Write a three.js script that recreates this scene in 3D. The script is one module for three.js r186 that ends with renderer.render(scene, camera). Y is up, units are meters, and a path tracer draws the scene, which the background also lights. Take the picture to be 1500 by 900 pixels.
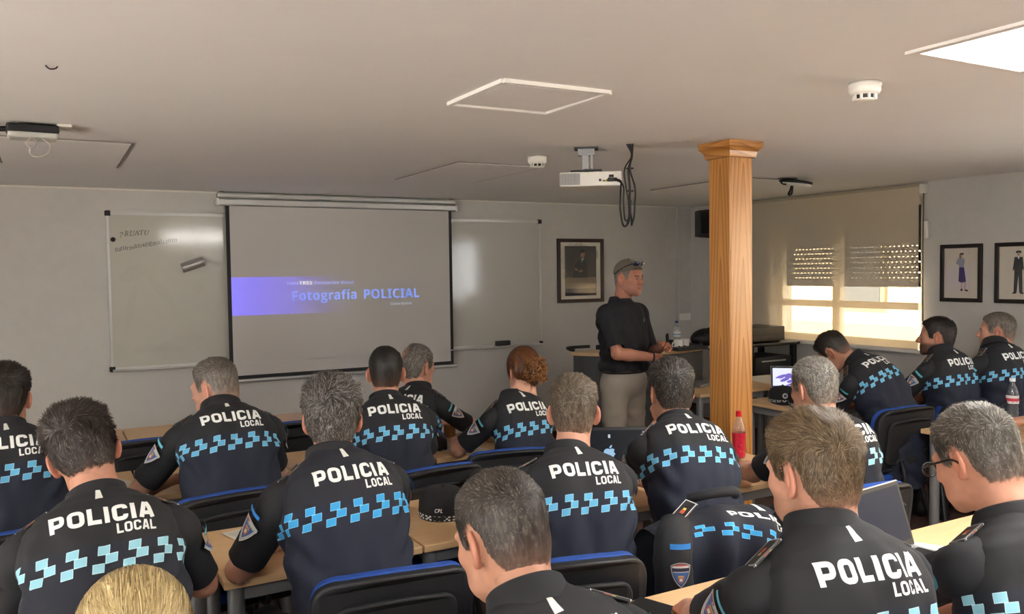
import * as THREE from 'three';
import { RectAreaLightUniformsLib } from 'three/addons/lights/RectAreaLightUniformsLib.js';
import { mergeGeometries } from 'three/addons/utils/BufferGeometryUtils.js';
import { RoundedBoxGeometry } from 'three/addons/geometries/RoundedBoxGeometry.js';

// ------------------------------------------------------------------ camera, sky, sun, exposure
const scene = new THREE.Scene();
const renderer = new THREE.WebGLRenderer({ antialias: true });
renderer.toneMapping = THREE.LinearToneMapping;
renderer.toneMappingExposure = 2.0;
renderer.shadowMap.enabled = true;
RectAreaLightUniformsLib.init();
const camera = new THREE.PerspectiveCamera(2 * Math.atan(450 / 1227.06) * 180 / Math.PI, 1500 / 900, 0.05, 200);
camera.position.set(0, 1.68, 0);
camera.rotation.order = 'YXZ';
camera.rotation.set(-2.443 * Math.PI / 180, -29.05 * Math.PI / 180, -0.774 * Math.PI / 180);
scene.background = new THREE.Color().setRGB(6.2, 6.5, 6.9);
const sun = new THREE.DirectionalLight(new THREE.Color().setRGB(1, 0.93, 0.9), 46);
sun.position.set(-14, 26, -9); sun.target.position.set(9, 0, -5); sun.castShadow = true;
Object.assign(sun.shadow.camera, { left: -15, right: 15, top: 15, bottom: -15, near: 1, far: 60 });
scene.add(sun, sun.target);

// ------------------------------------------------------------------ helpers
let SEED = 7;
const rnd = () => { SEED = (SEED * 1664525 + 1013904223) >>> 0; return SEED / 4294967296; };
const rr = (a, b) => a + (b - a) * rnd();
const V = (x, y, z) => new THREE.Vector3(x, y, z);
const clamp = (x, a = 0, b = 1) => Math.min(b, Math.max(a, x));
const ss = (a, b, x) => { const t = clamp((x - a) / (b - a)); return t * t * (3 - 2 * t); };
const mix = (a, b, t) => a + (b - a) * t;
const hash = (x, y, z) => { let h = (x * 374761393 + y * 668265263 + z * 1274126177) | 0; h = Math.imul(h ^ (h >>> 13), 1274126177); return ((h ^ (h >>> 16)) >>> 0) / 4294967296; };
function noise(x, y, z = 0) {
  const X = Math.floor(x), Y = Math.floor(y), Z = Math.floor(z), f = (t) => t * t * (3 - 2 * t), u = f(x - X), v = f(y - Y), w = f(z - Z);
  const l = (a, b, t) => a + (b - a) * t, c = (i, j, k) => hash(X + i, Y + j, Z + k);
  return l(l(l(c(0, 0, 0), c(1, 0, 0), u), l(c(0, 1, 0), c(1, 1, 0), u), v), l(l(c(0, 0, 1), c(1, 0, 1), u), l(c(0, 1, 1), c(1, 1, 1), u), v), w);
}
const lin = (hex) => { const c = new THREE.Color(hex); return [c.r, c.g, c.b]; };
const names = new Map();
function numbered(n) { const k = names.get(n) ?? 0; names.set(n, k + 1); return k ? `${n}_${String(k).padStart(3, '0')}` : n; }
function finish(o) { o.traverse?.((m) => { if (m.isMesh) { m.castShadow = true; m.receiveShadow = true; } }); return o; }
function part(parent, name, geo, mat, label) {
  const m = new THREE.Mesh(geo, mat); m.name = name; m.castShadow = m.receiveShadow = true;
  if (label) m.userData.label = label;
  parent.add(m); return m;
}
function thing(name, label, category, pos = [0, 0, 0], turn = 0, group) {
  const g = new THREE.Group(); g.name = numbered(name); g.position.set(...pos); g.rotation.y = turn;
  g.userData = { label, category }; if (group) g.userData.group = group;
  scene.add(g); return g;
}
function single(name, label, category, geo, mat, pos = [0, 0, 0], turn = 0, group) {
  const m = new THREE.Mesh(geo, mat); m.name = numbered(name); m.position.set(...pos); m.rotation.y = turn;
  m.castShadow = m.receiveShadow = true; m.userData = { label, category }; if (group) m.userData.group = group;
  scene.add(m); return m;
}
function struct(name, geo, mat, label, category) {
  const m = geo ? new THREE.Mesh(geo, mat) : new THREE.Group(); m.name = name; m.castShadow = m.receiveShadow = true;
  m.userData = { kind: 'structure', label, category }; scene.add(m); return m;
}
const box = (w, h, d, x = 0, y = 0, z = 0) => new THREE.BoxGeometry(w, h, d).translate(x, y, z);
const rbox = (w, h, d, r, x = 0, y = 0, z = 0, s = 2) => new RoundedBoxGeometry(w, h, d, s, r).translate(x, y, z);
const cyl = (r0, r1, h, x = 0, y = 0, z = 0, n = 24) => new THREE.CylinderGeometry(r0, r1, h, n).translate(x, y, z);
const merge = (l) => mergeGeometries(l.map((g) => (g.index ? g.toNonIndexed() : g)).map((g) => { for (const k of Object.keys(g.attributes)) if (!['position', 'normal', 'uv'].includes(k)) g.deleteAttribute(k); return g; }));
const tube = (pts, r, seg = 40, rad = 8) => new THREE.TubeGeometry(new THREE.CatmullRomCurve3(pts.map((p) => V(...p))), seg, r, rad);
const lathe = (pts, n = 40) => new THREE.LatheGeometry(pts.map((p) => new THREE.Vector2(...p)), n);
function canvas(w, h, draw) {
  const c = document.createElement('canvas'); c.width = w; c.height = h; draw(c.getContext('2d'), w, h);
  const t = new THREE.CanvasTexture(c); t.colorSpace = THREE.SRGBColorSpace; t.anisotropy = 8; return t;
}
function dataTex(w, h, f, srgb = true) {
  const d = new Uint8Array(w * h * 4);
  for (let y = 0; y < h; y++) for (let x = 0; x < w; x++) { const c = f(x / w, y / h); for (let k = 0; k < 3; k++) d[(y * w + x) * 4 + k] = clamp(c[k] ?? c[0], 0, 255); d[(y * w + x) * 4 + 3] = 255; }
  const t = new THREE.DataTexture(d, w, h); t.magFilter = t.minFilter = THREE.LinearFilter; t.wrapS = t.wrapT = THREE.RepeatWrapping;
  if (srgb) t.colorSpace = THREE.SRGBColorSpace; t.needsUpdate = true; return t;
}
const fbm = (x, y, z = 0, o = 4) => { let s = 0, a = 0.5; for (let i = 0; i < o; i++, a /= 2, x *= 2, y *= 2, z += 7.3) s += a * noise(x, y, z); return s; };
// noise that repeats over the unit square
const tnoise = (u, v, f, z = 0) => { const n = (a, b) => fbm(a * f, b * f, z, 4), s = u, t = v; return mix(mix(n(u, v), n(u - 1, v), s), mix(n(u, v - 1), n(u - 1, v - 1), s), t); };
const std = (color, roughness = 0.6, o = {}) => new THREE.MeshStandardMaterial({ color, roughness, ...o });
const phy = (color, roughness = 0.6, o = {}) => new THREE.MeshPhysicalMaterial({ color, roughness, ...o });
// uv in metres by the dominant axis of each face
function metreUV(g, s = 1) {
  if (g.index) g = g.toNonIndexed();
  const p = g.attributes.position, n = g.attributes.normal, uv = new Float32Array(p.count * 2);
  for (let i = 0; i < p.count; i++) {
    const a = Math.abs(n.getX(i)), b = Math.abs(n.getY(i)), c = Math.abs(n.getZ(i));
    const q = a > b && a > c ? [p.getZ(i), p.getY(i)] : b > c ? [p.getX(i), p.getZ(i)] : [p.getX(i), p.getY(i)];
    uv[i * 2] = q[0] * s; uv[i * 2 + 1] = q[1] * s;
  }
  g.setAttribute('uv', new THREE.BufferAttribute(uv, 2)); return g;
}

// ------------------------------------------------------------------ materials
const wallBump = dataTex(256, 256, (u, v) => [120 + 90 * (tnoise(u, v, 22, 3) - 0.5) + 60 * (tnoise(u, v, 60, 5) - 0.5)], false);
const wallMap = dataTex(256, 256, (u, v) => { const k = 196 + 16 * (tnoise(u, v, 5, 1) - 0.5) + 8 * (tnoise(u, v, 40, 2) - 0.5); return [k, k - 3, k - 9]; });
const M = {};
M.wall = std(0xffffff, 0.85, { map: wallMap, bumpMap: wallBump, bumpScale: 0.002 });
M.ceiling = std(0xfcfbf9, 0.9, { map: dataTex(256, 256, (u, v) => { const k = 240 + 8 * (tnoise(u, v, 4, 9) - 0.5); return [k, k, k - 2]; }) });
M.floor = std(0xffffff, 0.5, { map: dataTex(512, 512, (u, v) => { const n = tnoise(u, v, 9, 4), m = tnoise(u, v, 70, 6); return [108 + 40 * (n - 0.5) + 30 * (m - 0.5), 80 + 30 * (n - 0.5) + 20 * (m - 0.5), 72 + 26 * (n - 0.5) + 18 * (m - 0.5)]; }) });
M.white = std(0xe9e6e0, 0.5); M.whitePlastic = std(0xe4e1d8, 0.4); M.black = std(0x0b0b0c, 0.5); M.blackPlastic = std(0x17181a, 0.45);
M.metal = std(0x9a9c9e, 0.35, { metalness: 0.9 }); M.greyLeg = std(0x8d8f90, 0.4, { metalness: 0.5 }); M.darkMetal = std(0x3a3b3d, 0.4, { metalness: 0.7 });
M.alu = std(0xc9c8c4, 0.35, { metalness: 0.6 });
M.whiteboard = phy(0xb9b7ae, 0.5, { clearcoat: 1.0, clearcoatRoughness: 0.1 });
const beech = (c0, c1) => dataTex(512, 512, (u, v) => { const g = tnoise(u * 1, (v * 9) % 1, 9, 2) * 0.5 + tnoise(u, v, 6, 8) * 0.3 + (Math.abs(((v * 60 + 3 * tnoise(u, v, 3, 1)) % 1) - 0.5)) * 0.25; return c0.map((a, k) => mix(a, c1[k], clamp(g * 1.1))); });
M.beech = std(0xffffff, 0.42, { map: beech([226, 192, 148], [196, 158, 112]) });
M.beechEdge = std(0xd9b98c, 0.5);
M.chairBack = std(0x1b1c1f, 0.55); M.chairBlue = std(0x14408f, 0.8);
const pine = dataTex(512, 1024, (u, v) => {
  // cathedral grain: rings cut by a slanted plane, with pores
  const cx = 0.5 + 0.12 * (noise(v * 3, 1) - 0.5), dx = (u - cx) * 2.1, wob = 0.25 * (fbm(u * 3, v * 6, 5, 3) - 0.5);
  const ring = Math.sqrt(dx * dx * 2.2 + 0.02) * 2.6 + v * 5 + wob * 2, f = ring - Math.floor(ring), g = Math.pow(f, 2.4);
  const fine = (fbm(u * 90, v * 4, 2, 2) - 0.5) * 0.5, k = clamp(g * 0.62 + fine + 0.3 * (fbm(u * 4, v * 8, 9, 3) - 0.5) + 0.1);
  return [mix(212, 130, k), mix(150, 72, k), mix(76, 22, k)];
});
M.pine = phy(0xe2e0dc, 0.38, { map: pine, clearcoat: 0.5, clearcoatRoughness: 0.25 });
M.frameWood = std(0x2a1812, 0.4); M.frameDark = std(0x1c1510, 0.45);

// ------------------------------------------------------------------ the room
const CE = 2.35, ZF = -7.065, XR = 6.17, XL = -3.6, ZB = 5.2;
struct('floor', metreUV(box(XR - XL + 0.6, 0.2, ZB - ZF + 0.6, (XR + XL) / 2, -0.1, (ZB + ZF) / 2), 0.6), M.floor, 'reddish brown floor between the rows of tables', 'floor');
// ceiling with the opening of the lit panel
const LP = [2.372, 2.972, -1.717, -1.117];
{
  const s = new THREE.Shape([[XL - 0.3, ZF - 0.3], [XR + 0.3, ZF - 0.3], [XR + 0.3, ZB + 0.3], [XL - 0.3, ZB + 0.3]].map((p) => new THREE.Vector2(p[0], -p[1])));
  s.holes.push(new THREE.Path([[LP[0] + 0.02, LP[2] + 0.02], [LP[0] + 0.02, LP[3] - 0.02], [LP[1] - 0.02, LP[3] - 0.02], [LP[1] - 0.02, LP[2] + 0.02]].map((p) => new THREE.Vector2(p[0], -p[1]))));
  const g = new THREE.ExtrudeGeometry(s, { depth: 0.25, bevelEnabled: false }).rotateX(-Math.PI / 2).translate(0, CE, 0);
  struct('ceiling', metreUV(g, 0.5), M.ceiling, 'low white plaster ceiling', 'ceiling');
  struct('ceiling_slab', box(XR - XL + 0.6, 0.1, ZB - ZF + 0.6, (XR + XL) / 2, CE + 0.31, (ZB + ZF) / 2), M.ceiling, 'slab above the plaster ceiling', 'ceiling');
}
struct('wall_front', metreUV(box(XR - XL + 0.6, CE + 0.1, 0.3, (XR + XL) / 2, CE / 2, ZF - 0.15), 0.5), M.wall, 'off white front wall behind the whiteboards', 'wall');
// right wall with the window opening
const SIDE = [[-1.75, -0.15]], LEFT = [[-3.2, -0.9], [-0.5, 1.9], [2.3, 4.6]];
const WZ0 = -5.92, WZ1 = -4.3, WY0 = 1.0, WY1 = 2.24;
{
  const s = new THREE.Shape([[ZF - 0.3, -0.05], [ZB + 0.3, -0.05], [ZB + 0.3, CE + 0.05], [ZF - 0.3, CE + 0.05]].map((p) => new THREE.Vector2(...p)));
  for (const [a, b] of [[WZ0, WZ1], ...SIDE]) s.holes.push(new THREE.Path([[a, WY0], [a, WY1], [b, WY1], [b, WY0]].map((p) => new THREE.Vector2(...p))));
  const g = new THREE.ExtrudeGeometry(s, { depth: 0.3, bevelEnabled: false });
  g.applyMatrix4(new THREE.Matrix4().makeBasis(V(0, 0, 1), V(0, 1, 0), V(1, 0, 0)));
  // the basis above mirrors: flip the winding back
  const q = g.toNonIndexed(), p = q.attributes.position; for (let i = 0; i < p.count; i += 3) { for (const a of [q.attributes.position, q.attributes.normal, q.attributes.uv]) { const k = a.itemSize; for (let c = 0; c < k; c++) { const t = a.array[(i + 1) * k + c]; a.array[(i + 1) * k + c] = a.array[(i + 2) * k + c]; a.array[(i + 2) * k + c] = t; } } }
  q.computeVertexNormals(); q.translate(XR, 0, 0);
  struct('wall_right', metreUV(q, 0.5), M.wall, 'off white side wall with the blind covered window', 'wall');
}
struct('wall_back', metreUV(box(XR - XL + 0.6, CE + 0.1, 0.3, (XR + XL) / 2, CE / 2, ZB + 0.15), 0.5), M.wall, 'off white rear wall', 'wall');
{ // left wall: piers between the glazed garden doors, and the lintel above them
  const zs = [ZF, ...LEFT.flat(), ZB], piers = []; for (let i = 0; i < zs.length; i += 2) piers.push(box(0.3, CE + 0.1, zs[i + 1] - zs[i], XL - 0.15, CE / 2, (zs[i] + zs[i + 1]) / 2));
  for (const [a, b] of LEFT) piers.push(box(0.3, CE - WY1 + 0.05, b - a, XL - 0.15, (CE + WY1) / 2 + 0.025, (a + b) / 2));
  struct('wall_left', metreUV(merge(piers), 0.5), M.wall, 'off white side wall with glazed garden doors', 'wall');
}
const M_trim = std(0xd8d2c8, 0.6);
struct('trim_1', box(XR - XL, 0.012, 0.012, (XR + XL) / 2, CE - 0.006, ZF + 0.006), M_trim, 'thin plaster bead along the top of the front wall', 'trim');
struct('baseboard_front', box(XR - XL, 0.08, 0.014, (XR + XL) / 2, 0.04, ZF + 0.007), std(0x7a4a3c, 0.5), 'dark red skirting along the front wall', 'baseboard');
struct('baseboard_right', box(0.014, 0.08, ZB - ZF, XR - 0.007, 0.04, (ZB + ZF) / 2), std(0x7a4a3c, 0.5), 'dark red skirting along the window wall', 'baseboard');

// window: frame, panes, shutter with light slots, sill
{
  const w = struct('window_1', null, null, 'aluminium sliding window with half lowered roller shutter', 'window');
  const fr = std(0xd9d2c2, 0.5), x = XR + 0.09;
  part(w, 'window_frame', merge([box(0.06, 0.06, WZ1 - WZ0, x, WY0 + 0.03, (WZ0 + WZ1) / 2), box(0.06, 0.06, WZ1 - WZ0, x, WY1 - 0.03, (WZ0 + WZ1) / 2), box(0.06, WY1 - WY0, 0.07, x, (WY0 + WY1) / 2, WZ0 + 0.065), box(0.06, WY1 - WY0, 0.05, x, (WY0 + WY1) / 2, WZ1 - 0.025), box(0.06, WY1 - WY0, 0.08, x, (WY0 + WY1) / 2, -5.188)]), fr);
  part(w, 'glazing_bar', box(0.05, 0.06, WZ1 - WZ0, x, 1.345, (WZ0 + WZ1) / 2), fr);
  const gl = phy(0xffffff, 0.0, { transmission: 1, thickness: 0 });
  for (const [a, b] of [[-5.82, -5.228], [-5.148, -4.35]]) for (const [c, d] of [[1.06, 1.315], [1.375, WY1 - 0.06]]) part(w, 'pane', new THREE.PlaneGeometry(b - a, d - c).rotateY(-Math.PI / 2).translate(x, (c + d) / 2, (a + b) / 2), gl);
  const sh = std(0xb8ab90, 0.6);
  // slats as one extruded sheet each, pierced with a row of light slots
  const slot = (y0, y1, holes, i) => {
    const s = new THREE.Shape([[WZ0, y0], [WZ1, y0], [WZ1, y1], [WZ0, y1]].map((p) => new THREE.Vector2(...p)));
    if (holes) for (let z = -5.8 + (i % 2) * 0.02; z < -4.37; z += 0.043) if (Math.abs(z + 5.185) > 0.05) s.holes.push(new THREE.Path([[z, y1 - 0.015], [z, y1 - 0.006], [z + 0.013, y1 - 0.006], [z + 0.013, y1 - 0.015]].map((p) => new THREE.Vector2(...p))));
    const g = new THREE.ShapeGeometry(s); g.applyMatrix4(new THREE.Matrix4().makeRotationY(Math.PI / 2)); g.scale(1, 1, -1); return g.translate(XR + 0.2, 0, 0);
  };
  const sh2 = sh.clone(); sh2.side = THREE.DoubleSide;
  for (let i = 0, y = 1.5; y < WY1 - 0.001; i++, y += 0.045) part(w, 'shutter_slat', slot(y, Math.min(y + 0.0452, WY1), y > 1.54 && y < 1.84, i), sh2);
  part(w, 'window_sill', rbox(0.34, 0.03, WZ1 - WZ0 + 0.12, 0.006, XR + 0.1, WY0 - 0.012, (WZ0 + WZ1) / 2), M.white);
}
// openings beyond the picture: one more window in the window wall, three glazed doors in the opposite wall
{
  const fr = std(0xd9d2c2, 0.5), gl = phy(0xffffff, 0.0, { transmission: 1, thickness: 0 }), H0 = WY1 - WY0; let k = 2;
  for (const [a, b, rear] of [...SIDE.map((q) => [...q, false]), ...LEFT.map((q) => [...q, true])]) {
    const w = struct('window_' + k++, null, null, rear ? 'glazed garden door beside the viewer' : 'plain two part window in the window wall behind the viewer', 'window'), L = b - a, m = (a + b) / 2, y0 = rear ? 0.06 : WY0, h = WY1 - y0, my = (WY1 + y0) / 2;
    const put = (g) => g.translate(rear ? XL - 0.12 : XR + 0.12, 0, m);
    part(w, 'window_frame', put(merge([box(0.06, 0.06, L, 0, y0 + 0.03, 0), box(0.06, 0.06, L, 0, WY1 - 0.03, 0), box(0.06, h, 0.06, 0, my, -L / 2 + 0.03), box(0.06, h, 0.06, 0, my, L / 2 - 0.03), box(0.06, h, 0.07, 0, my, 0)])), fr);
    for (const s of [-1, 1]) part(w, 'pane', put(new THREE.PlaneGeometry(L / 2 - 0.09, h - 0.12).rotateY(-Math.PI / 2).translate(0, my, s * L / 4)), gl);
  }
}
// the yard outside, seen through the blind
{
  struct('porch_roof', box(2.4, 0.12, 12, XL - 1.5, CE + 0.12, 0.7), std(0xb8b0a2, 0.8), 'porch roof over the garden doors', 'roof');
  struct('garden_wall', box(0.2, 2.0, 24, -9.5, 0.6, 0.7), std(0xb9ae98, 0.9), 'garden wall outside the glazed doors', 'wall');
  const g = struct('yard_ground', box(60, 0.1, 60, 10, -0.4, 0), std(0xd2d0cb, 0.9), 'pale sunlit ground outside the window', 'ground');
  const b = thing('courtyard_house', 'sunlit cream house wall seen through the window blind', 'building', [15.5, -0.35, -11]);
  part(b, 'wall', box(0.4, 7, 40, 0, 3.5, 0), std(0xc4b79e, 0.9));
  for (const z of [-8, -4.5, -1, 2.5, 6]) { const f = part(b, 'window', box(0.1, 1.5, 1.1, -0.24, 1.9, z), std(0x8d8468, 0.6)); part(f, 'pane', box(0.02, 1.3, 0.9, -0.3, 1.9, z), std(0x4c5358, 0.1)); }
  part(b, 'plinth', box(0.1, 0.8, 40, -0.23, 0.4, 0), std(0xa89674, 0.9));
}

// ------------------------------------------------------------------ lamps: square ceiling panels
function lampPanel(x, z, label, power, open) {
  const t = thing('ceiling_light_panel', label, 'light', [x, CE, z], 0, 'square ceiling light panels');
  part(t, 'frame', merge([box(0.6, 0.012, 0.03, 0, -0.004, -0.285), box(0.6, 0.012, 0.03, 0, -0.004, 0.285), box(0.03, 0.012, 0.54, -0.285, -0.004, 0), box(0.03, 0.012, 0.54, 0.285, -0.004, 0)]), M.white);
  part(t, 'diffuser', box(0.54, 0.006, 0.54, 0, open ? 0.012 : -0.001, 0), std(0xffffff, 0.6, { emissive: new THREE.Color(1, 0.97, 0.92), emissiveIntensity: 2.5 }));
  if (open) part(t, 'housing', box(0.56, 0.06, 0.56, 0, 0.05, 0), M.white);
  const l = new THREE.RectAreaLight(new THREE.Color().setRGB(1, 0.975, 0.94), power, 0.54, 0.54);
  l.position.set(0, -0.015, 0); l.rotation.x = -Math.PI / 2; l.name = 'panel_glow'; t.add(l);
}
lampPanel(2.672, -1.417, 'lit square ceiling panel above the row with the open laptop', 24, true);
{ // surface mounted batten behind the viewer, mirrored in the whiteboard
  const t = thing('ceiling_batten_light', 'lit surface mounted batten lamp behind the viewer', 'light', [2.25, CE, 0.05]);
  part(t, 'housing', rbox(1.26, 0.03, 0.12, 0.006, 0, -0.016, 0), M.white);
  part(t, 'diffuser', rbox(1.22, 0.045, 0.1, 0.012, 0, -0.053, 0), std(0xffffff, 0.6, { emissive: new THREE.Color(1, 0.97, 0.92), emissiveIntensity: 34 }));
  const l = new THREE.RectAreaLight(new THREE.Color().setRGB(1, 0.975, 0.94), 34, 1.2, 0.1); l.position.set(0, -0.08, 0); l.rotation.x = -Math.PI / 2; l.name = 'batten_glow'; t.add(l);
}
lampPanel(-0.5, 0.6, 'lit square ceiling panel behind the viewer on the plain wall side', 24, false);

// ------------------------------------------------------------------ front wall: whiteboards, screen, portrait
{
  const BX0 = 0.411, BX1 = 4.245, BY0 = 0.967, BY1 = 2.167, mid = 2.2;
  const ink = canvas(1024, 768, (c, w, h) => {
    c.fillStyle = '#e2e1da'; c.fillRect(0, 0, w, h);
    c.fillStyle = 'rgba(120,112,100,0.03)'; for (let i = 0; i < 26; i++) { c.beginPath(); c.ellipse(rr(0, w), rr(0, h), rr(20, 120), rr(8, 40), rr(0, 3), 0, 7); c.fill(); }
    c.strokeStyle = '#5a554e'; c.lineWidth = 2.6; c.lineCap = 'round';
    // handwriting: two slanted lines of joined strokes
    const write = (x, y, s, slope, str) => { c.save(); c.translate(x, y); c.rotate(slope); c.fillStyle = '#6a655c'; let w = 0; for (const q of str) { c.save(); c.translate(w, rr(-3, 3)); c.rotate(rr(-0.14, 0.14)); c.scale(rr(0.8, 1.05), rr(0.85, 1.2)); c.font = `italic ${s}px serif`; c.fillText(q, 0, 0); w += c.measureText(q).width * 0.86; c.restore(); } c.restore(); };
    write(46, 118, 34, -0.12, '? RUATU'); write(30, 190, 27, -0.2, 'futurmana@gmail.com');
  });
  const lt = thing('whiteboard', 'whiteboard with faint handwriting left of the projection screen', 'whiteboard', [BX0, BY0, ZF + 0.012], 0);
  const rt = thing('whiteboard', 'blank whiteboard right of the projection screen', 'whiteboard', [mid, BY0, ZF + 0.012], 0);
  for (const [t, w, map] of [[lt, mid - BX0, ink], [rt, BX1 - mid, null]]) {
    const mt = M.whiteboard.clone(); if (map) { mt.map = map; mt.color.set(0xd2d0c9); }
    part(t, 'board', new THREE.BoxGeometry(w - 0.004, 1.2, 0.018).translate(w / 2, 0.6, 0), mt);
    const f = (a, b, c, d) => box(c - a, d - b, 0.026, (a + c) / 2, (b + d) / 2, 0.003);
    part(t, 'frame', merge([f(0, -0.008, w, 0.018), f(0, 1.182, w, 1.206), f(0, 0, 0.02, 1.2), f(w - 0.02, 0, w, 1.2)]), M.alu);
    part(t, 'pen_tray', rbox(w - 0.02, 0.014, 0.07, 0.005, w / 2, -0.002, 0.045), M.alu);
    for (const [x, y] of t === lt ? [[0.012, 0.006], [0.012, 1.194]] : [[w - 0.012, 0.006], [w - 0.012, 1.194]]) part(t, 'corner_cap', rbox(0.042, 0.042, 0.034, 0.01, x, y, 0.004), M.black);
  }
  const er = thing('board_eraser', 'silver magnetic eraser clinging askew to the whiteboard', 'eraser', [1.018, 1.766, ZF + 0.03]); er.rotation.z = 0.32;
  { const sh = new THREE.Shape(); sh.absarc(0, 0, 0.038, 0, Math.PI, false); sh.lineTo(0.038, 0); part(er, 'grip', new THREE.ExtrudeGeometry(sh, { depth: 0.17, bevelEnabled: false, curveSegments: 20 }).translate(0, 0, -0.085).scale(1, 0.8, 1).applyMatrix4(new THREE.Matrix4().makeBasis(V(0, 1, 0), V(0, 0, 1), V(1, 0, 0))).translate(0, 0, 0.008), std(0xb9b8b4, 0.3, { metalness: 0.7 })); }
  part(er, 'felt', box(0.165, 0.07, 0.012, 0, 0, 0.002), M.black);
  const mg = single('board_magnet', 'small round black magnet on the whiteboard beside the handwriting', 'magnet', new THREE.CylinderGeometry(0.016, 0.018, 0.014, 20).rotateX(Math.PI / 2), M.black, [0.455, 1.962, ZF + 0.028]);
  single('felt_eraser', 'flat black eraser on the whiteboard tray beside the screen', 'eraser', rbox(0.16, 0.03, 0.05, 0.012), M.black, [1.19, 0.988, ZF + 0.052]);
  single('felt_eraser', 'black block eraser on the blank whiteboard tray', 'eraser', rbox(0.15, 0.045, 0.04, 0.006), M.blackPlastic, [3.79, 0.997, ZF + 0.052]);
  // projection screen
  const SX0 = 1.269, SX1 = 3.254, ST = 2.235, SB = 0.835, Zs = ZF + 0.09, w = SX1 - SX0, h = ST - SB;
  const slide = (bg) => canvas(2048, 1444, (c, W, H) => {
    c.fillStyle = bg ? '#000' : '#e8e6e2'; c.fillRect(0, 0, W, H); if (!bg) return;
    const X = (u) => (u - 338) / (662 - 338), band0 = 0.418, band1 = 0.645;
    const g = c.createLinearGradient(0, 0, W * 0.56, 0); g.addColorStop(0, '#2c10ff'); g.addColorStop(0.45, '#2a12c0'); g.addColorStop(1, '#000'); c.fillStyle = g; c.fillRect(0, H * band0, W * 0.6, H * (band1 - band0));
    c.fillStyle = '#2a78ff'; c.textBaseline = 'alphabetic';
    const fit = (s, x0, x1, y, px) => { c.font = `bold ${px}px sans-serif`; const m = c.measureText(s).width; c.save(); c.translate(x0, y); c.scale((x1 - x0) / m, 1); c.fillText(s, 0, 0); c.restore(); };
    fit('Fotografía', W * 0.247, W * 0.545, H * 0.565, 118); fit('POLICIAL', W * 0.57, W * 0.845, H * 0.565, 118);
    c.fillStyle = '#7f98ff'; fit('Tema', W * 0.229, W * 0.283, H * 0.468, 38); c.fillStyle = '#ffffff'; fit('TRES', W * 0.284, W * 0.342, H * 0.468, 40); c.fillStyle = '#7f98ff'; fit('Formación Visual', W * 0.352, W * 0.53, H * 0.468, 38);
    c.fillStyle = '#a9b6c9'; fit('Curso Básico', W * 0.7, W * 0.805, H * 0.612, 36);
  });
  const sc = thing('projection_screen', 'roll down projection screen showing a purple title slide', 'screen', [(SX0 + SX1) / 2, SB, Zs]);
  part(sc, 'screen_border', box(w, h, 0.003, 0, h / 2, -0.001), M.black);
  part(sc, 'screen_fabric', new THREE.PlaneGeometry(w - 0.06, h - 0.03).translate(0, h / 2 + 0.014, 0.002), std(0xc2bdb8, 0.8, { emissive: 0xffffff, emissiveMap: slide(true), emissiveIntensity: 0.42 }));
  part(sc, 'case', merge([rbox(w + 0.1, 0.055, 0.075, 0.012, 0, h + 0.03, -0.03), rbox(w + 0.12, 0.05, 0.07, 0.02, 0, h + 0.085, -0.04)]), M.alu);
  part(sc, 'bottom_rod', new THREE.CylinderGeometry(0.014, 0.014, w + 0.06, 16).rotateZ(Math.PI / 2).translate(0, -0.014, 0), M.alu);
  for (const s of [-1, 1]) part(sc, 'end_cap', rbox(0.02, 0.06, 0.08, 0.006, s * (w / 2 + 0.055), h + 0.03, -0.03), M.whitePlastic);
  for (const s of [-1, 1]) part(sc, 'bracket', box(0.03, 0.05, 0.06, s * (w / 2 + 0.02), h + 0.12, -0.055), M.blackPlastic);
}
function framed(name, label, pos, turn, w, h, fw, mat, tex, group) {
  const t = thing(name, label, 'picture', pos, turn, group);
  const bar = (a, b, c, d) => rbox(c - a, d - b, 0.024, 0.004, (a + c) / 2, (b + d) / 2, 0.012);
  part(t, 'frame', merge([bar(-w / 2, -h / 2, w / 2, -h / 2 + fw), bar(-w / 2, h / 2 - fw, w / 2, h / 2), bar(-w / 2, -h / 2 + fw - .004, -w / 2 + fw, h / 2 - fw + .004), bar(w / 2 - fw, -h / 2 + fw - .004, w / 2, h / 2 - fw + .004)]), mat);
  part(t, 'print', box(w - fw, h - fw, 0.006, 0, 0, 0.006), std(0xffffff, 0.7, { map: tex }));
  part(t, 'glass', new THREE.PlaneGeometry(w - 2 * fw, h - 2 * fw).translate(0, 0, 0.014), phy(0xffffff, 0.02, { transmission: 1, thickness: 0 }));
  return t;
}
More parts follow.
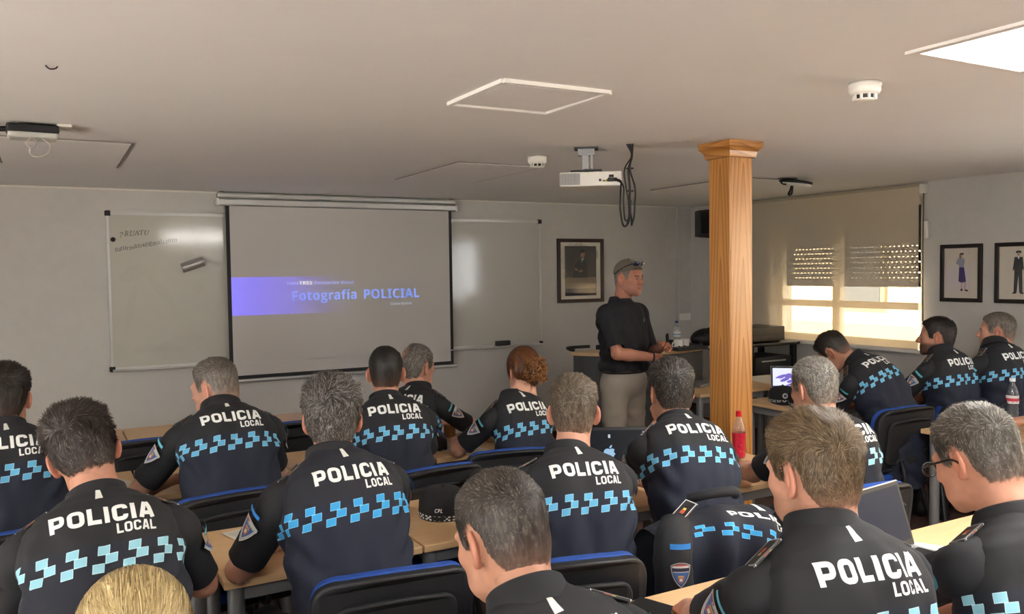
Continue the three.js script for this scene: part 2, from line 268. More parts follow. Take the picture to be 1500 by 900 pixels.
// generic standing portrait, cropped mount
framed('framed_portrait', 'dark wooden frame with a portrait of a man in a suit', [4.7165, 1.677, ZF], 0, 0.557, 0.642, 0.036, M.frameWood, canvas(512, 600, (c, w, h) => {
  c.fillStyle = '#d9d3c6'; c.fillRect(0, 0, w, h); c.fillStyle = '#23201c'; c.fillRect(72, 56, 372, 494);
  c.fillStyle = '#4a4b47'; c.fillRect(78, 62, 360, 482); c.fillStyle = '#45443f'; for (let i = 0; i < 60; i++) { c.globalAlpha = 0.12; c.beginPath(); c.ellipse(rr(78, 438), rr(62, 400), rr(20, 60), rr(20, 60), 0, 0, 7); c.fill(); } c.globalAlpha = 1;
  c.fillStyle = '#8d7f6a'; c.fillRect(78, 366, 360, 112); c.fillStyle = '#2a3040'; c.fillRect(78, 478, 360, 66); c.fillStyle = '#1b2238'; c.fillRect(200, 484, 150, 60);
  c.fillStyle = '#26272a'; c.beginPath(); c.moveTo(258, 190); c.bezierCurveTo(200, 200, 170, 280, 165, 370); c.lineTo(340, 372); c.bezierCurveTo(345, 280, 330, 205, 296, 190); c.fill();
  c.fillStyle = '#c4c6c8'; c.beginPath(); c.moveTo(262, 186); c.lineTo(300, 170); c.lineTo(266, 236); c.fill(); c.fillStyle = '#2b2d44'; c.fillRect(266, 190, 8, 40);
  c.fillStyle = '#a47e66'; c.beginPath(); c.ellipse(281, 136, 27, 38, 0.15, 0, 7); c.fill(); c.fillStyle = '#2a211c'; c.beginPath(); c.ellipse(279, 106, 29, 16, 0.1, 0, 7); c.fill(); c.fillRect(252, 104, 9, 30);
  c.fillStyle = '#a2836e'; c.beginPath(); c.ellipse(205, 288, 20, 12, 0.5, 0, 7); c.fill(); c.beginPath(); c.ellipse(258, 304, 26, 11, -0.2, 0, 7); c.fill();
}));
// two uniform prints on the window wall
const uniformPrint = (lady) => canvas(384, 512, (c, w, h) => {
  c.fillStyle = '#cbc3b6'; c.fillRect(0, 0, w, h); c.save(); c.translate(w / 2 - 4, 54);
  c.fillStyle = '#26221f';
  if (lady) {
    c.beginPath(); c.ellipse(8, 22, 22, 11, -0.1, 0, 7); c.fill(); c.fillRect(-8, 22, 26, 8); c.fillStyle = '#4a352c'; c.fillRect(-14, 28, 16, 38); c.fillStyle = '#b3917d'; c.beginPath(); c.ellipse(8, 40, 12, 16, 0, 0, 7); c.fill();
    c.fillStyle = '#8d92a2'; c.beginPath(); c.moveTo(-26, 62); c.lineTo(38, 62); c.lineTo(40, 100); c.lineTo(30, 148); c.lineTo(-14, 148); c.lineTo(-24, 118); c.lineTo(-46, 116); c.lineTo(-48, 96); c.fill();
    c.fillStyle = '#33232a'; c.beginPath(); c.moveTo(-16, 148); c.lineTo(34, 148); c.lineTo(54, 284); c.lineTo(8, 296); c.lineTo(-22, 280); c.fill();
    c.fillStyle = '#b3917d'; c.fillRect(4, 288, 12, 66); c.fillRect(38, 284, 12, 72); c.fillStyle = '#1c1a19'; c.beginPath(); c.ellipse(10, 362, 12, 11, 0, 0, 7); c.ellipse(58, 366, 20, 8, 0.2, 0, 7); c.fill();
  } else {
    c.beginPath(); c.ellipse(6, 16, 26, 13, 0, 0, 7); c.fill(); c.fillStyle = '#b3917d'; c.beginPath(); c.ellipse(6, 36, 13, 18, 0, 0, 7); c.fill();
    c.fillStyle = '#23262b'; c.beginPath(); c.moveTo(-30, 60); c.lineTo(42, 60); c.lineTo(54, 170); c.lineTo(40, 178); c.lineTo(44, 376); c.lineTo(14, 376); c.lineTo(6, 220); c.lineTo(-8, 376); c.lineTo(-36, 376); c.lineTo(-30, 178); c.lineTo(-46, 174); c.fill();
    c.fillStyle = '#d5d8da'; c.fillRect(0, 56, 12, 20); c.fillStyle = '#b3917d'; c.fillRect(-48, 172, 12, 14); c.fillRect(44, 168, 12, 14); c.fillStyle = '#141312'; c.beginPath(); c.ellipse(-28, 382, 20, 8, -0.2, 0, 7); c.ellipse(36, 382, 20, 8, 0.2, 0, 7); c.fill();
  }
  c.restore();
});
framed('framed_print', 'dark framed print of a woman in skirt uniform on the window wall', [XR, 1.6195, -3.962], -Math.PI / 2, 0.336, 0.445, 0.03, M.frameDark, uniformPrint(true));
framed('framed_print', 'dark framed print of a man in dark suit uniform on the window wall', [XR, 1.6195, -3.528], -Math.PI / 2, 0.336, 0.445, 0.03, M.frameDark, uniformPrint(false));

// roller blind over the window
{
  const t = thing('roller_blind', 'beige translucent roller blind pulled down over the window', 'blind', [XR - 0.05, 0.985, -5.215]);
  part(t, 'fabric', new THREE.PlaneGeometry(1.84, 1.33).rotateY(-Math.PI / 2).translate(0, 0.68, 0), phy(0xd9ccb4, 0.25, { transmission: 0.27, thickness: 0, specularIntensity: 0.2 }));
  part(t, 'roller', new THREE.CylinderGeometry(0.022, 0.022, 1.88, 16).rotateX(Math.PI / 2).translate(0.02, 1.335, 0), std(0xa79c88, 0.7));
  part(t, 'bottom_bar', rbox(0.02, 0.03, 1.84, 0.006, 0, 0.008, 0), std(0x9c8c72, 0.6));
  part(t, 'bracket', rbox(0.06, 0.075, 0.04, 0.008, 0.015, 1.31, 0.95), M.whitePlastic);
  part(t, 'pull_cord', tube([[0.01, 1.29, 0.955], [0.0, 0.8, 0.958], [0.01, 0.25, 0.955]], 0.005, 20, 6), std(0x5e554a, 0.8));
  part(t, 'cord_box', rbox(0.03, 0.14, 0.03, 0.006, 0.03, 0.98, 0.965), M.whitePlastic);
}

// wooden pillar
{
  const t = thing('wooden_pillar', 'square varnished pine pillar with moulded capital', 'pillar', [3.22, 0, -3.37]);
  const s = 0.162, sh = part(t, 'shaft', (() => {
    const g = rbox(s, CE, s, 0.008, 0, CE / 2, 0, 3).toNonIndexed(), p = g.attributes.position, n = g.attributes.normal, uv = g.attributes.uv;
    for (let i = 0; i < p.count; i++) { const sideX = Math.abs(n.getX(i)) > Math.abs(n.getZ(i)); uv.setXY(i, (sideX ? p.getZ(i) : -p.getX(i) * 0.8 + 0.02) / s * 0.9 + 0.5, p.getY(i) / 2.4); }
    return g;
  })(), M.pine);
  const prof = (w, y, hgt) => rbox(w, hgt, w, 0.004, 0, y, 0);
  const cap = (() => { const pr = [[0.004, -0.088], [0.012, -0.084], [0.014, -0.07], [0.018, -0.055], [0.03, -0.04], [0.038, -0.034], [0.038, -0.002], [0, -0.002]], R = []; for (const [o, y] of pr) { const a = s / 2 + o; R.push([[-a, CE + y, a], [a, CE + y, a], [a, CE + y, -a], [-a, CE + y, -a], [-a, CE + y, a]]); } const g = skinRings(R, null, false).toNonIndexed(); g.computeVertexNormals(); return g; })();
  { const q = metreUV(cap, 0.5), p = q.attributes.position; for (let i = 0; i < p.count; i++) q.attributes.uv.setXY(i, p.getY(i) * 3, (p.getX(i) + p.getZ(i)) * 0.8); part(t, 'capital', q, M.pine); }
  part(t, 'base', metreUV(prof(s + 0.03, 0.05, 0.1), 1.5), M.pine);
}

// ------------------------------------------------------------------ on the ceiling
function smokeDetector(x, z, label) {
  const t = thing('smoke_detector', label, 'smoke detector', [x, CE, z], 0, 'smoke detectors');
  part(t, 'base', lathe([[0, 0], [0.056, 0], [0.058, -0.012], [0.054, -0.02]], 36), M.whitePlastic);
  part(t, 'body', lathe([[0.054, -0.012], [0.056, -0.03], [0.05, -0.042], [0.036, -0.046]], 36), M.whitePlastic);
  part(t, 'chamber', cyl(0.036, 0.03, 0.022, 0, -0.052, 0, 24), M.blackPlastic);
  part(t, 'cap', lathe([[0.036, -0.06], [0.032, -0.068], [0, -0.07]], 36), M.whitePlastic);
  for (let i = 0; i < 9; i++) { const a = i / 9 * 6.283; part(t, 'fin', box(0.006, 0.02, 0.008, Math.cos(a) * 0.038, -0.052, Math.sin(a) * 0.038), M.whitePlastic); }
}
smokeDetector(2.631, -2.066, 'round white smoke detector beside the lit ceiling panel');
smokeDetector(2.532, -4.23, 'round white smoke detector beside the ceiling projector');
{
  const t = thing('access_hatch', 'square ceiling access hatch with raised white frame', 'hatch', [1.64, CE, -2.81]);
  const f = 0.022, a = 0.225; part(t, 'frame', merge([box(2 * a, 0.016, f, 0, -0.006, -a), box(2 * a, 0.016, f, 0, -0.006, a), box(f, 0.016, 2 * a, -a, -0.006, 0), box(f, 0.016, 2 * a, a, -0.006, 0)]), std(0xf4f2ec, 0.5));
  const d = part(t, 'door', box(2 * a - 0.05, 0.008, 2 * a - 0.05, 0, -0.004, 0), M.ceiling); d.rotation.x = 0.012; d.position.y = -0.002;
}
for (const [x, z, label] of [[0.1, -5.12, 'flush rectangular ceiling hatch near the hanging access point'], [2.5, -5.12, 'flush rectangular ceiling hatch beyond the projector'], [4.76, -5.08, 'flush rectangular ceiling hatch behind the wooden pillar']]) {
  const t = thing('service_panel', label, 'hatch', [x, CE, z], 0, 'flush ceiling hatches'), a = 0.295, b = 0.515;
  t.position.y = CE - 0.004; part(t, 'panel', rbox(2 * a, 0.006, 2 * b, 0.002, 0, -0.003, 0), M.ceiling);
  part(t, 'edge_strip', merge([box(2 * a + 0.02, 0.005, 0.008, 0, -0.002, -b - 0.006), box(2 * a + 0.02, 0.005, 0.008, 0, -0.002, b + 0.006), box(0.008, 0.005, 2 * b, -a - 0.006, -0.002, 0), box(0.008, 0.005, 2 * b, a + 0.006, -0.002, 0)]), std(0x8d857c, 0.8));
}
single('ceiling_hook', 'tiny dark hook in the bare ceiling', 'hook', tube([[0, 0, 0], [0.012, -0.01, 0], [0.03, -0.006, 0], [0.034, 0, 0]], 0.0025, 16, 6), M.darkMetal, [0.02, CE - 0.002, -3.04]);
{ // projector
  const t = thing('ceiling_projector', 'white projector hanging from a metal ceiling bracket', 'projector', [2.615, CE, -3.845], -0.62);
  part(t, 'ceiling_plate', box(0.13, 0.008, 0.1, 0, -0.004, 0), M.darkMetal);
  part(t, 'bracket', merge([box(0.09, 0.035, 0.06, 0, -0.024, 0), box(0.035, 0.09, 0.035, -0.005, -0.08, 0), box(0.012, 0.09, 0.045, 0.03, -0.08, 0)]), M.metal);
  part(t, 'spider_arm', merge([box(0.17, 0.008, 0.02, 0, -0.127, 0.05), box(0.17, 0.008, 0.02, 0, -0.127, -0.06), box(0.02, 0.008, 0.16, 0, -0.127, 0), cyl(0.005, 0.005, 0.02, -0.08, -0.135, 0.05), cyl(0.005, 0.005, 0.02, 0.08, -0.135, 0.05), cyl(0.005, 0.005, 0.02, -0.08, -0.135, -0.06), cyl(0.005, 0.005, 0.02, 0.08, -0.135, -0.06)]), M.darkMetal);
  const b = part(t, 'body', rbox(0.335, 0.078, 0.25, 0.008, 0.025, -0.178, -0.03), M.whitePlastic);
  for (let i = 0; i < 16; i++) part(b, 'vent_slat', box(0.0035, 0.062, 0.004, -0.137 + i * 0.0068, -0.178, 0.096), std(0x77797c, 0.6));
  part(b, 'port', merge([rbox(0.026, 0.014, 0.006, 0.002, 0.135, -0.165, 0.096), box(0.012, 0.012, 0.006, 0.075, -0.186, 0.096), box(0.02, 0.01, 0.006, 0.118, -0.188, 0.096), box(0.008, 0.008, 0.006, 0.095, -0.19, 0.096)]), M.black);
  part(b, 'yellow_socket', new THREE.CylinderGeometry(0.006, 0.006, 0.012, 12).rotateX(Math.PI / 2).translate(0.106, -0.19, 0.098), std(0xd8c022, 0.5));
  part(b, 'plug', rbox(0.05, 0.018, 0.03, 0.004, 0.14, -0.186, 0.11), M.blackPlastic);
  part(b, 'lens', new THREE.CylinderGeometry(0.035, 0.035, 0.02, 24).rotateX(Math.PI / 2).translate(0.1, -0.178, -0.158), M.black);
}
{ // cable bundle beside the projector
  const t = thing('cable_bundle', 'black cable bundle hanging in loops beside the projector', 'cables', [2.74, CE, -3.62]);
  const P = [[0, 0, 0], [0.012, -0.06, 0.005], [-0.008, -0.14, 0], [0.004, -0.24, -0.004], [-0.006, -0.33, 0], [0.006, -0.4, 0.004], [0.01, -0.435, 0]];
  part(t, 'cable', tube(P, 0.006), M.black); part(t, 'cable', tube(P.map(([x, y, z], i) => [x + 0.013 - 0.02 * Math.sin(i * 1.3), y + 0.005, z + 0.01]), 0.005), M.black); part(t, 'cable', tube(P.map(([x, y, z], i) => [x - 0.011 + 0.015 * Math.sin(i * 1.9), y * 0.97, z - 0.008]), 0.004), M.black);
  part(t, 'looped_cable', tube([[0.005, -0.3, 0], [-0.02, -0.42, 0.01], [-0.055, -0.44, 0.02], [-0.085, -0.36, 0.03], [-0.075, -0.24, 0.02], [-0.06, -0.2, 0.0], [-0.075, -0.18, -0.07]], 0.0055), M.black);
  part(t, 'looped_cable', tube([[0.0, -0.25, 0], [-0.01, -0.39, 0.01], [-0.045, -0.41, 0.02], [-0.065, -0.32, 0.03], [-0.062, -0.22, 0.02], [-0.08, -0.175, -0.08]], 0.0045), M.black);
  part(t, 'cable_tie', merge([box(0.03, 0.008, 0.026, 0.002, -0.13, 0), box(0.03, 0.008, 0.026, 0.0, -0.25, 0)]), M.blackPlastic);
}
{ // hanging device on the left
  const t = thing('access_point', 'black and white box hanging from the ceiling with dangling wires', 'access point', [-0.03, CE, -4.22], 0.05);
  part(t, 'housing', rbox(0.2, 0.035, 0.13, 0.01, 0, -0.028, 0), std(0x1c1e22, 0.35));
  part(t, 'lower_shell', rbox(0.19, 0.03, 0.12, 0.012, 0, -0.055, 0), std(0xb9b9b2, 0.5));
  part(t, 'wall_plate', rbox(0.06, 0.012, 0.1, 0.004, 0.12, -0.006, 0), M.whitePlastic);
  part(t, 'wire', tube([[-0.01, -0.07, 0.06], [-0.03, -0.1, 0.065], [-0.005, -0.115, 0.065], [0.01, -0.09, 0.06], [0.0, -0.07, 0.06]], 0.003), std(0xa8a49a, 0.6));
  part(t, 'wire', tube([[0.03, -0.07, 0.06], [0.06, -0.1, 0.065], [0.045, -0.14, 0.065], [0.0, -0.15, 0.062], [-0.015, -0.14, 0.06], [-0.01, -0.1, 0.06]], 0.003), std(0xa8a49a, 0.6));
  part(t, 'supply_cable', tube([[-0.1, -0.03, 0], [-0.2, -0.035, 0], [-0.32, -0.02, 0]], 0.012), M.black);
}
{ // round fitting hanging crooked by its cable
  const t = thing('emergency_light', 'round white fitting hanging loose from the ceiling by its wires', 'light fitting', [4.92, CE, -4.5]);
  const d = part(t, 'disc', lathe([[0, 0.018], [0.1, 0.018], [0.115, 0.008], [0.115, -0.004], [0.09, -0.016], [0, -0.018]], 40), M.whitePlastic); d.rotation.set(0.12, 0, -0.08); d.position.set(0.04, -0.045, 0);
  const r = part(t, 'rim', new THREE.TorusGeometry(0.11, 0.012, 10, 40).rotateX(Math.PI / 2), M.black); r.rotation.set(0.12, 0, -0.08); r.position.set(0.04, -0.03, 0);
  part(t, 'wire', tube([[-0.1, -0.002, 0], [-0.11, -0.04, 0], [-0.06, -0.045, 0], [-0.03, -0.01, 0]], 0.006), M.black);
  part(t, 'wire', tube([[-0.02, -0.04, 0.02], [-0.04, -0.09, 0.02], [-0.06, -0.125, 0.02], [-0.03, -0.12, 0.02], [-0.015, -0.06, 0.02]], 0.007), M.black);
  part(t, 'ceiling_plate', cyl(0.07, 0.07, 0.008, -0.05, -0.004, 0), std(0x6c6760, 0.7));
}
{ // loudspeaker in the corner
  const t = thing('wall_speaker', 'black loudspeaker hung high in the corner behind the pillar', 'speaker', [6.0, 2.15, -6.62], -0.5);
  const s = new THREE.Shape([[-0.1, -0.13], [0.09, -0.15], [0.11, 0.14], [-0.1, 0.12]].map((p) => new THREE.Vector2(...p)));
  part(t, 'cabinet', new THREE.ExtrudeGeometry(s, { depth: 0.16, bevelEnabled: true, bevelSize: 0.008, bevelThickness: 0.008, bevelSegments: 2 }).translate(0, 0, -0.08), M.black);
  part(t, 'grille', rbox(0.16, 0.22, 0.012, 0.005, 0, 0, 0.09), std(0x141416, 0.9));
  part(t, 'wall_bracket', tube([[0, -0.1, -0.08], [0.02, -0.12, -0.16], [0.04, -0.1, -0.24]], 0.01), M.darkMetal);
}
single('cable_duct', 'white vertical cable duct in the front corner of the room', 'cable duct', rbox(0.04, 1.3, 0.025, 0.004), M.wall, [5.98, 1.7, ZF + 0.0125]);
single('wall_socket', 'small white wall socket beneath the corner cable duct', 'socket', rbox(0.16, 0.08, 0.03, 0.008), M.whitePlastic, [6.06, 1.16, ZF + 0.016]);
single('wall_cover', 'flush white cover plate at the top of the front wall', 'cover plate', rbox(0.3, 0.42, 0.01, 0.003), M.wall, [5.97, 2.0, ZF + 0.004]);

// ------------------------------------------------------------------ tables
const TH = 0.735;
function tableProto(w, d) {
  const g = new THREE.Group(); g.name = 'classroom_table';
  part(g, 'table_top', metreUV(rbox(w, 0.026, d, 0.004, 0, TH - 0.013, 0, 2), 1.3), M.beech);
  for (const x of [-w / 2 + 0.045, w / 2 - 0.045]) for (const z of [-d / 2 + 0.06, d / 2 - 0.06]) part(g, 'leg', cyl(0.027, 0.027, TH - 0.026, x, (TH - 0.026) / 2, z, 20), M.greyLeg);
  for (const z of [-d / 2 + 0.06, d / 2 - 0.06]) part(g, 'apron_rail', box(w - 0.12, 0.05, 0.025, 0, TH - 0.055, z), M.greyLeg);
  for (const x of [-w / 2 + 0.045, w / 2 - 0.045]) part(g, 'apron_rail', box(0.025, 0.05, d - 0.15, x, TH - 0.055, 0), M.greyLeg);
  return g;
}
const TP = new Map();
function table(x0, x1, zn, zf, label, group) {
  const w = +(x1 - x0 - 0.006).toFixed(3), d = +(zn - zf).toFixed(3), k = w + '|' + d;
  if (!TP.has(k)) TP.set(k, tableProto(w, d));
  const t = TP.get(k).clone(); t.name = numbered('classroom_table'); t.position.set((x0 + x1) / 2, 0, (zn + zf) / 2); t.userData = { label, category: 'table', group }; scene.add(t); return t;
}
const R0 = -1.33, R1 = -2.65, R2 = -3.87, R3 = -5.12, D = 0.57;
for (const [x, who] of [[0.5, 'under the forearms of the officer with bowed head'], [1.165, 'with a black notebook on it'], [1.83, 'carrying the open laptop beside the officer with spectacles'], [2.495, 'at the aisle end of the row with the open laptop']]) table(x, x + 0.665, R0, R0 - D, 'beech topped classroom table ' + who, 'tables of the rear row');
for (const [x, who] of [[-0.905, 'left of the officer with spiky dark hair'], [-0.24, 'in front of the officer with spiky dark hair'], [0.445, 'in front of the officer with wavy grey hair'], [1.11, 'holding the black cap marked CPL'], [1.775, 'holding the laptop with the dark screen'], [2.44, 'holding the red drink bottle beside the pillar']]) table(x, x + 0.665, R1, R1 - D, 'beech topped classroom table ' + who, 'tables of the middle row');
for (const [x, who] of [[-0.99, 'before the dark haired officer by the plain wall'], [-0.325, 'with a folded sheet beside the officer with shaved sides'], [0.34, 'before the officer with shaved sides'], [1.005, 'before the officer with close cropped black hair'], [1.7, 'under the arm of the curly haired woman']]) table(x, x + 0.66, R2, R2 - D, 'beech topped classroom table ' + who, 'tables of the second row');
for (const [x, who] of [[-0.98, 'front row table nearest the plain side wall'], [-0.3, 'front row table below the handwriting whiteboard'], [0.38, 'front row table below the edge of the screen'], [1.06, 'front row table below the projection screen'], [1.74, 'front row table before the balding officer']]) table(x, x + 0.68, R3, R3 - D, 'empty beech ' + who, 'tables of the front row');
table(4.4, 5.1, -2.5, -3.07, 'beech table by the aisle with the forearm resting on it', 'tables by the window wall');
table(5.1, 5.8, -2.5, -3.07, 'beech table by the window wall under the water bottle', 'tables by the window wall');
table(4.32, 5.0, -3.88, -4.43, 'beech table with two black caps on it by the window', 'tables by the window wall');
table(5.0, 5.68, -3.88, -4.43, 'beech table before the dark bearded officer by the window', 'tables by the window wall');
table(4.27, 5.0, -4.79, -5.36, 'beech table with a closed grey laptop behind the pillar', 'tables by the window wall');
table(5.0, 5.7, -4.79, -5.36, 'beech table with a white document beside the purple screen laptop', 'tables by the window wall');

// ------------------------------------------------------------------ chairs
function chairProto() {
  const g = new THREE.Group(); g.name = 'classroom_chair';
  // back shell: curved rounded panel
  const panel = (w, h, r, t, cv, lean) => {
    const s = new THREE.Shape(), a = w / 2, b = h / 2; s.moveTo(-a + r, -b); s.lineTo(a - r, -b); s.quadraticCurveTo(a, -b, a, -b + r); s.lineTo(a, b - r * 1.4); s.quadraticCurveTo(a, b, a - r * 1.4, b); s.quadraticCurveTo(0, b + 0.018, -a + r * 1.4, b); s.quadraticCurveTo(-a, b, -a, b - r * 1.4); s.lineTo(-a, -b + r); s.quadraticCurveTo(-a, -b, -a + r, -b);
    const g2 = new THREE.ExtrudeGeometry(s, { depth: t, bevelEnabled: true, bevelSize: 0.008, bevelThickness: 0.008, bevelSegments: 3, curveSegments: 14 });
    const p = g2.attributes.position; for (let i = 0; i < p.count; i++) { const x = p.getX(i), y = p.getY(i); p.setZ(i, p.getZ(i) - cv * (x / a) * (x / a) + lean * y); } g2.computeVertexNormals(); return g2;
  };
  part(g, 'back_shell', panel(0.45, 0.36, 0.06, 0.022, 0.05, 0.14).translate(0, 0.66, 0.215), M.chairBack);
  part(g, 'back_inset', panel(0.34, 0.25, 0.04, 0.004, 0.03, 0.14).translate(0, 0.65, 0.24), std(0x121315, 0.7));
  part(g, 'back_cushion', panel(0.436, 0.362, 0.06, 0.02, 0.05, 0.14).translate(0, 0.662, 0.182), M.chairBlue, 'blue fabric back cushion');
  part(g, 'seat_cushion', rbox(0.46, 0.05, 0.43, 0.022, 0, 0.435, -0.02, 3), M.chairBlue, 'blue fabric seat cushion');
  part(g, 'seat_shell', rbox(0.45, 0.03, 0.42, 0.012, 0, 0.4, -0.02, 2), M.chairBack);
  for (const x of [-0.1, 0.1]) part(g, 'back_support', tube([[x, 0.4, 0.15], [x, 0.42, 0.27], [x, 0.55, 0.25]], 0.012, 12, 6), M.blackPlastic);
  for (const x of [-1, 1]) for (const z of [-1, 1]) part(g, 'leg', tube([[x * 0.17, 0.39, z * 0.14], [x * 0.2, 0.2, z * 0.19], [x * 0.22, 0.005, z * 0.23]], 0.013, 12), M.blackPlastic);
  return g;
}
const chair0 = chairProto();
function chair(x, z, deg, label) {
  const c = chair0.clone(); c.name = numbered('classroom_chair'); c.position.set(x, 0, z); c.rotation.y = -deg * Math.PI / 180; c.userData = { label, category: 'chair', group: 'black and blue classroom chairs' }; scene.add(c); return c;
}

// ------------------------------------------------------------------ people: tools
const smin = (a, b, k) => { const h = Math.max(k - Math.abs(a - b), 0) / k; return Math.min(a, b) - h * h * k * 0.25; };
const smax = (a, b, k) => -smin(-a, -b, k);
const ell = (x, y, z, cx, cy, cz, rx, ry, rz) => {
  const px = (x - cx) / rx, py = (y - cy) / ry, pz = (z - cz) / rz, k0 = Math.sqrt(px * px + py * py + pz * pz);
  if (k0 < 1e-6) return -Math.min(rx, ry, rz);
  const qx = px / rx, qy = py / ry, qz = pz / rz; return k0 * (k0 - 1) / Math.sqrt(qx * qx + qy * qy + qz * qz);
};
const cone = (x, y, z, a, b, ra, rb) => {   // tapered capsule
  const dx = b[0] - a[0], dy = b[1] - a[1], dz = b[2] - a[2], t = clamp(((x - a[0]) * dx + (y - a[1]) * dy + (z - a[2]) * dz) / (dx * dx + dy * dy + dz * dz));
  return Math.hypot(x - a[0] - dx * t, y - a[1] - dy * t, z - a[2] - dz * t) - mix(ra, rb, t);
};
// surface nets on a sparse grid
function nets(sdf, lo, hi, c) {
  const n = [0, 1, 2].map((k) => Math.ceil((hi[k] - lo[k]) / c) + 2), [nx, ny, nz] = n, FAR = 1e9, val = new Float32Array(nx * ny * nz).fill(FAR), B = 6, act = [];
  const at = (i, j, k) => (k * ny + j) * nx + i;
  for (let bk = 0; bk < nz; bk += B) for (let bj = 0; bj < ny; bj += B) for (let bi = 0; bi < nx; bi += B) {
    const d = sdf(lo[0] + (bi + B / 2) * c, lo[1] + (bj + B / 2) * c, lo[2] + (bk + B / 2) * c);
    if (Math.abs(d) > B * c * 1.15 + c) continue;
    act.push([bi, bj, bk]);
    for (let k = bk; k <= Math.min(bk + B, nz - 1); k++) for (let j = bj; j <= Math.min(bj + B, ny - 1); j++) for (let i = bi; i <= Math.min(bi + B, nx - 1); i++) { const q = at(i, j, k); if (val[q] === FAR) val[q] = sdf(lo[0] + i * c, lo[1] + j * c, lo[2] + k * c); }
  }
  const vid = new Int32Array(nx * ny * nz).fill(-1), pos = [], idx = [], cells = [];
  const co = [[0, 0, 0], [1, 0, 0], [0, 1, 0], [1, 1, 0], [0, 0, 1], [1, 0, 1], [0, 1, 1], [1, 1, 1]], ed = [[0, 1], [2, 3], [4, 5], [6, 7], [0, 2], [1, 3], [4, 6], [5, 7], [0, 4], [1, 5], [2, 6], [3, 7]];
  const v = new Float64Array(8);
  for (const [bi, bj, bk] of act) for (let k = bk; k < Math.min(bk + B, nz - 1); k++) for (let j = bj; j < Math.min(bj + B, ny - 1); j++) for (let i = bi; i < Math.min(bi + B, nx - 1); i++) {
    let m = 0, ok = true;
    for (let q = 0; q < 8; q++) { v[q] = val[at(i + co[q][0], j + co[q][1], k + co[q][2])]; if (v[q] === FAR) { ok = false; break; } if (v[q] < 0) m |= 1 << q; }
    if (!ok || m === 0 || m === 255) continue;
    let x = 0, y = 0, z = 0, e = 0;
    for (const [a, b] of ed) if ((v[a] < 0) !== (v[b] < 0)) { const t = v[a] / (v[a] - v[b]); x += co[a][0] + (co[b][0] - co[a][0]) * t; y += co[a][1] + (co[b][1] - co[a][1]) * t; z += co[a][2] + (co[b][2] - co[a][2]) * t; e++; }
    vid[at(i, j, k)] = pos.length / 3; pos.push(lo[0] + (i + x / e) * c, lo[1] + (j + y / e) * c, lo[2] + (k + z / e) * c); cells.push(i, j, k);
  }
  const quad = (a, b, cc, d, flip) => { if (a < 0 || b < 0 || cc < 0 || d < 0) return; flip ? idx.push(a, b, cc, a, cc, d) : idx.push(a, cc, b, a, d, cc); };
  for (let q = 0; q < cells.length; q += 3) {
    const i = cells[q], j = cells[q + 1], k = cells[q + 2], s = val[at(i, j, k)] < 0;
    if (j && k && (val[at(i + 1, j, k)] < 0) !== s) quad(vid[at(i, j, k)], vid[at(i, j - 1, k)], vid[at(i, j - 1, k - 1)], vid[at(i, j, k - 1)], s);
    if (i && k && (val[at(i, j + 1, k)] < 0) !== s) quad(vid[at(i, j, k)], vid[at(i, j, k - 1)], vid[at(i - 1, j, k - 1)], vid[at(i - 1, j, k)], s);
    if (i && j && (val[at(i, j, k + 1)] < 0) !== s) quad(vid[at(i, j, k)], vid[at(i - 1, j, k)], vid[at(i - 1, j - 1, k)], vid[at(i, j - 1, k)], s);
  }
  const g = new THREE.BufferGeometry(); g.setAttribute('position', new THREE.Float32BufferAttribute(pos, 3)); g.setIndex(idx); g.computeVertexNormals(); return g;
}
function paint(g, f) { const p = g.attributes.position, c = new Float32Array(p.count * 3); for (let i = 0; i < p.count; i++) { const q = f(p.getX(i), p.getY(i), p.getZ(i)); c.set(q, i * 3); } g.setAttribute('color', new THREE.BufferAttribute(c, 3)); return g; }
// a skin of rings: rows[i][j] = [x,y,z]
function skinRings(rows, uvs, closed = true) {
  const n = rows[0].length, pos = rows.flat(2), idx = [], w = n - 1;
  for (let i = 0; i < rows.length - 1; i++) for (let j = 0; j < w; j++) { const a = i * n + j, b = a + 1, c = a + n, d = c + 1; idx.push(a, b, d, a, d, c); }
  const g = new THREE.BufferGeometry(); g.setAttribute('position', new THREE.Float32BufferAttribute(pos, 3)); if (uvs) g.setAttribute('uv', new THREE.Float32BufferAttribute(uvs.flat(2), 2)); g.setIndex(idx); g.computeVertexNormals();
  if (closed) { const nn = g.attributes.normal; for (let i = 0; i < rows.length; i++) { const a = i * n, b = i * n + w, v = V(nn.getX(a) + nn.getX(b), nn.getY(a) + nn.getY(b), nn.getZ(a) + nn.getZ(b)).normalize(); nn.setXYZ(a, v.x, v.y, v.z); nn.setXYZ(b, v.x, v.y, v.z); } }
  return g;
}
function flipped(g) { const i = g.index.array; for (let k = 0; k < i.length; k += 3) { const t = i[k + 1]; i[k + 1] = i[k + 2]; i[k + 2] = t; } g.computeVertexNormals(); return g; }
const curve = (tab, t) => { if (t <= tab[0][0]) return tab[0].slice(1); for (let i = 1; i < tab.length; i++) if (t <= tab[i][0]) { const a = tab[i - 1], b = tab[i], u = (t - a[0]) / (b[0] - a[0]), s = u * u * (3 - 2 * u) * 0.5 + u * 0.5; return a.slice(1).map((q, k) => mix(q, b[k + 1], s)); } return tab[tab.length - 1].slice(1); };

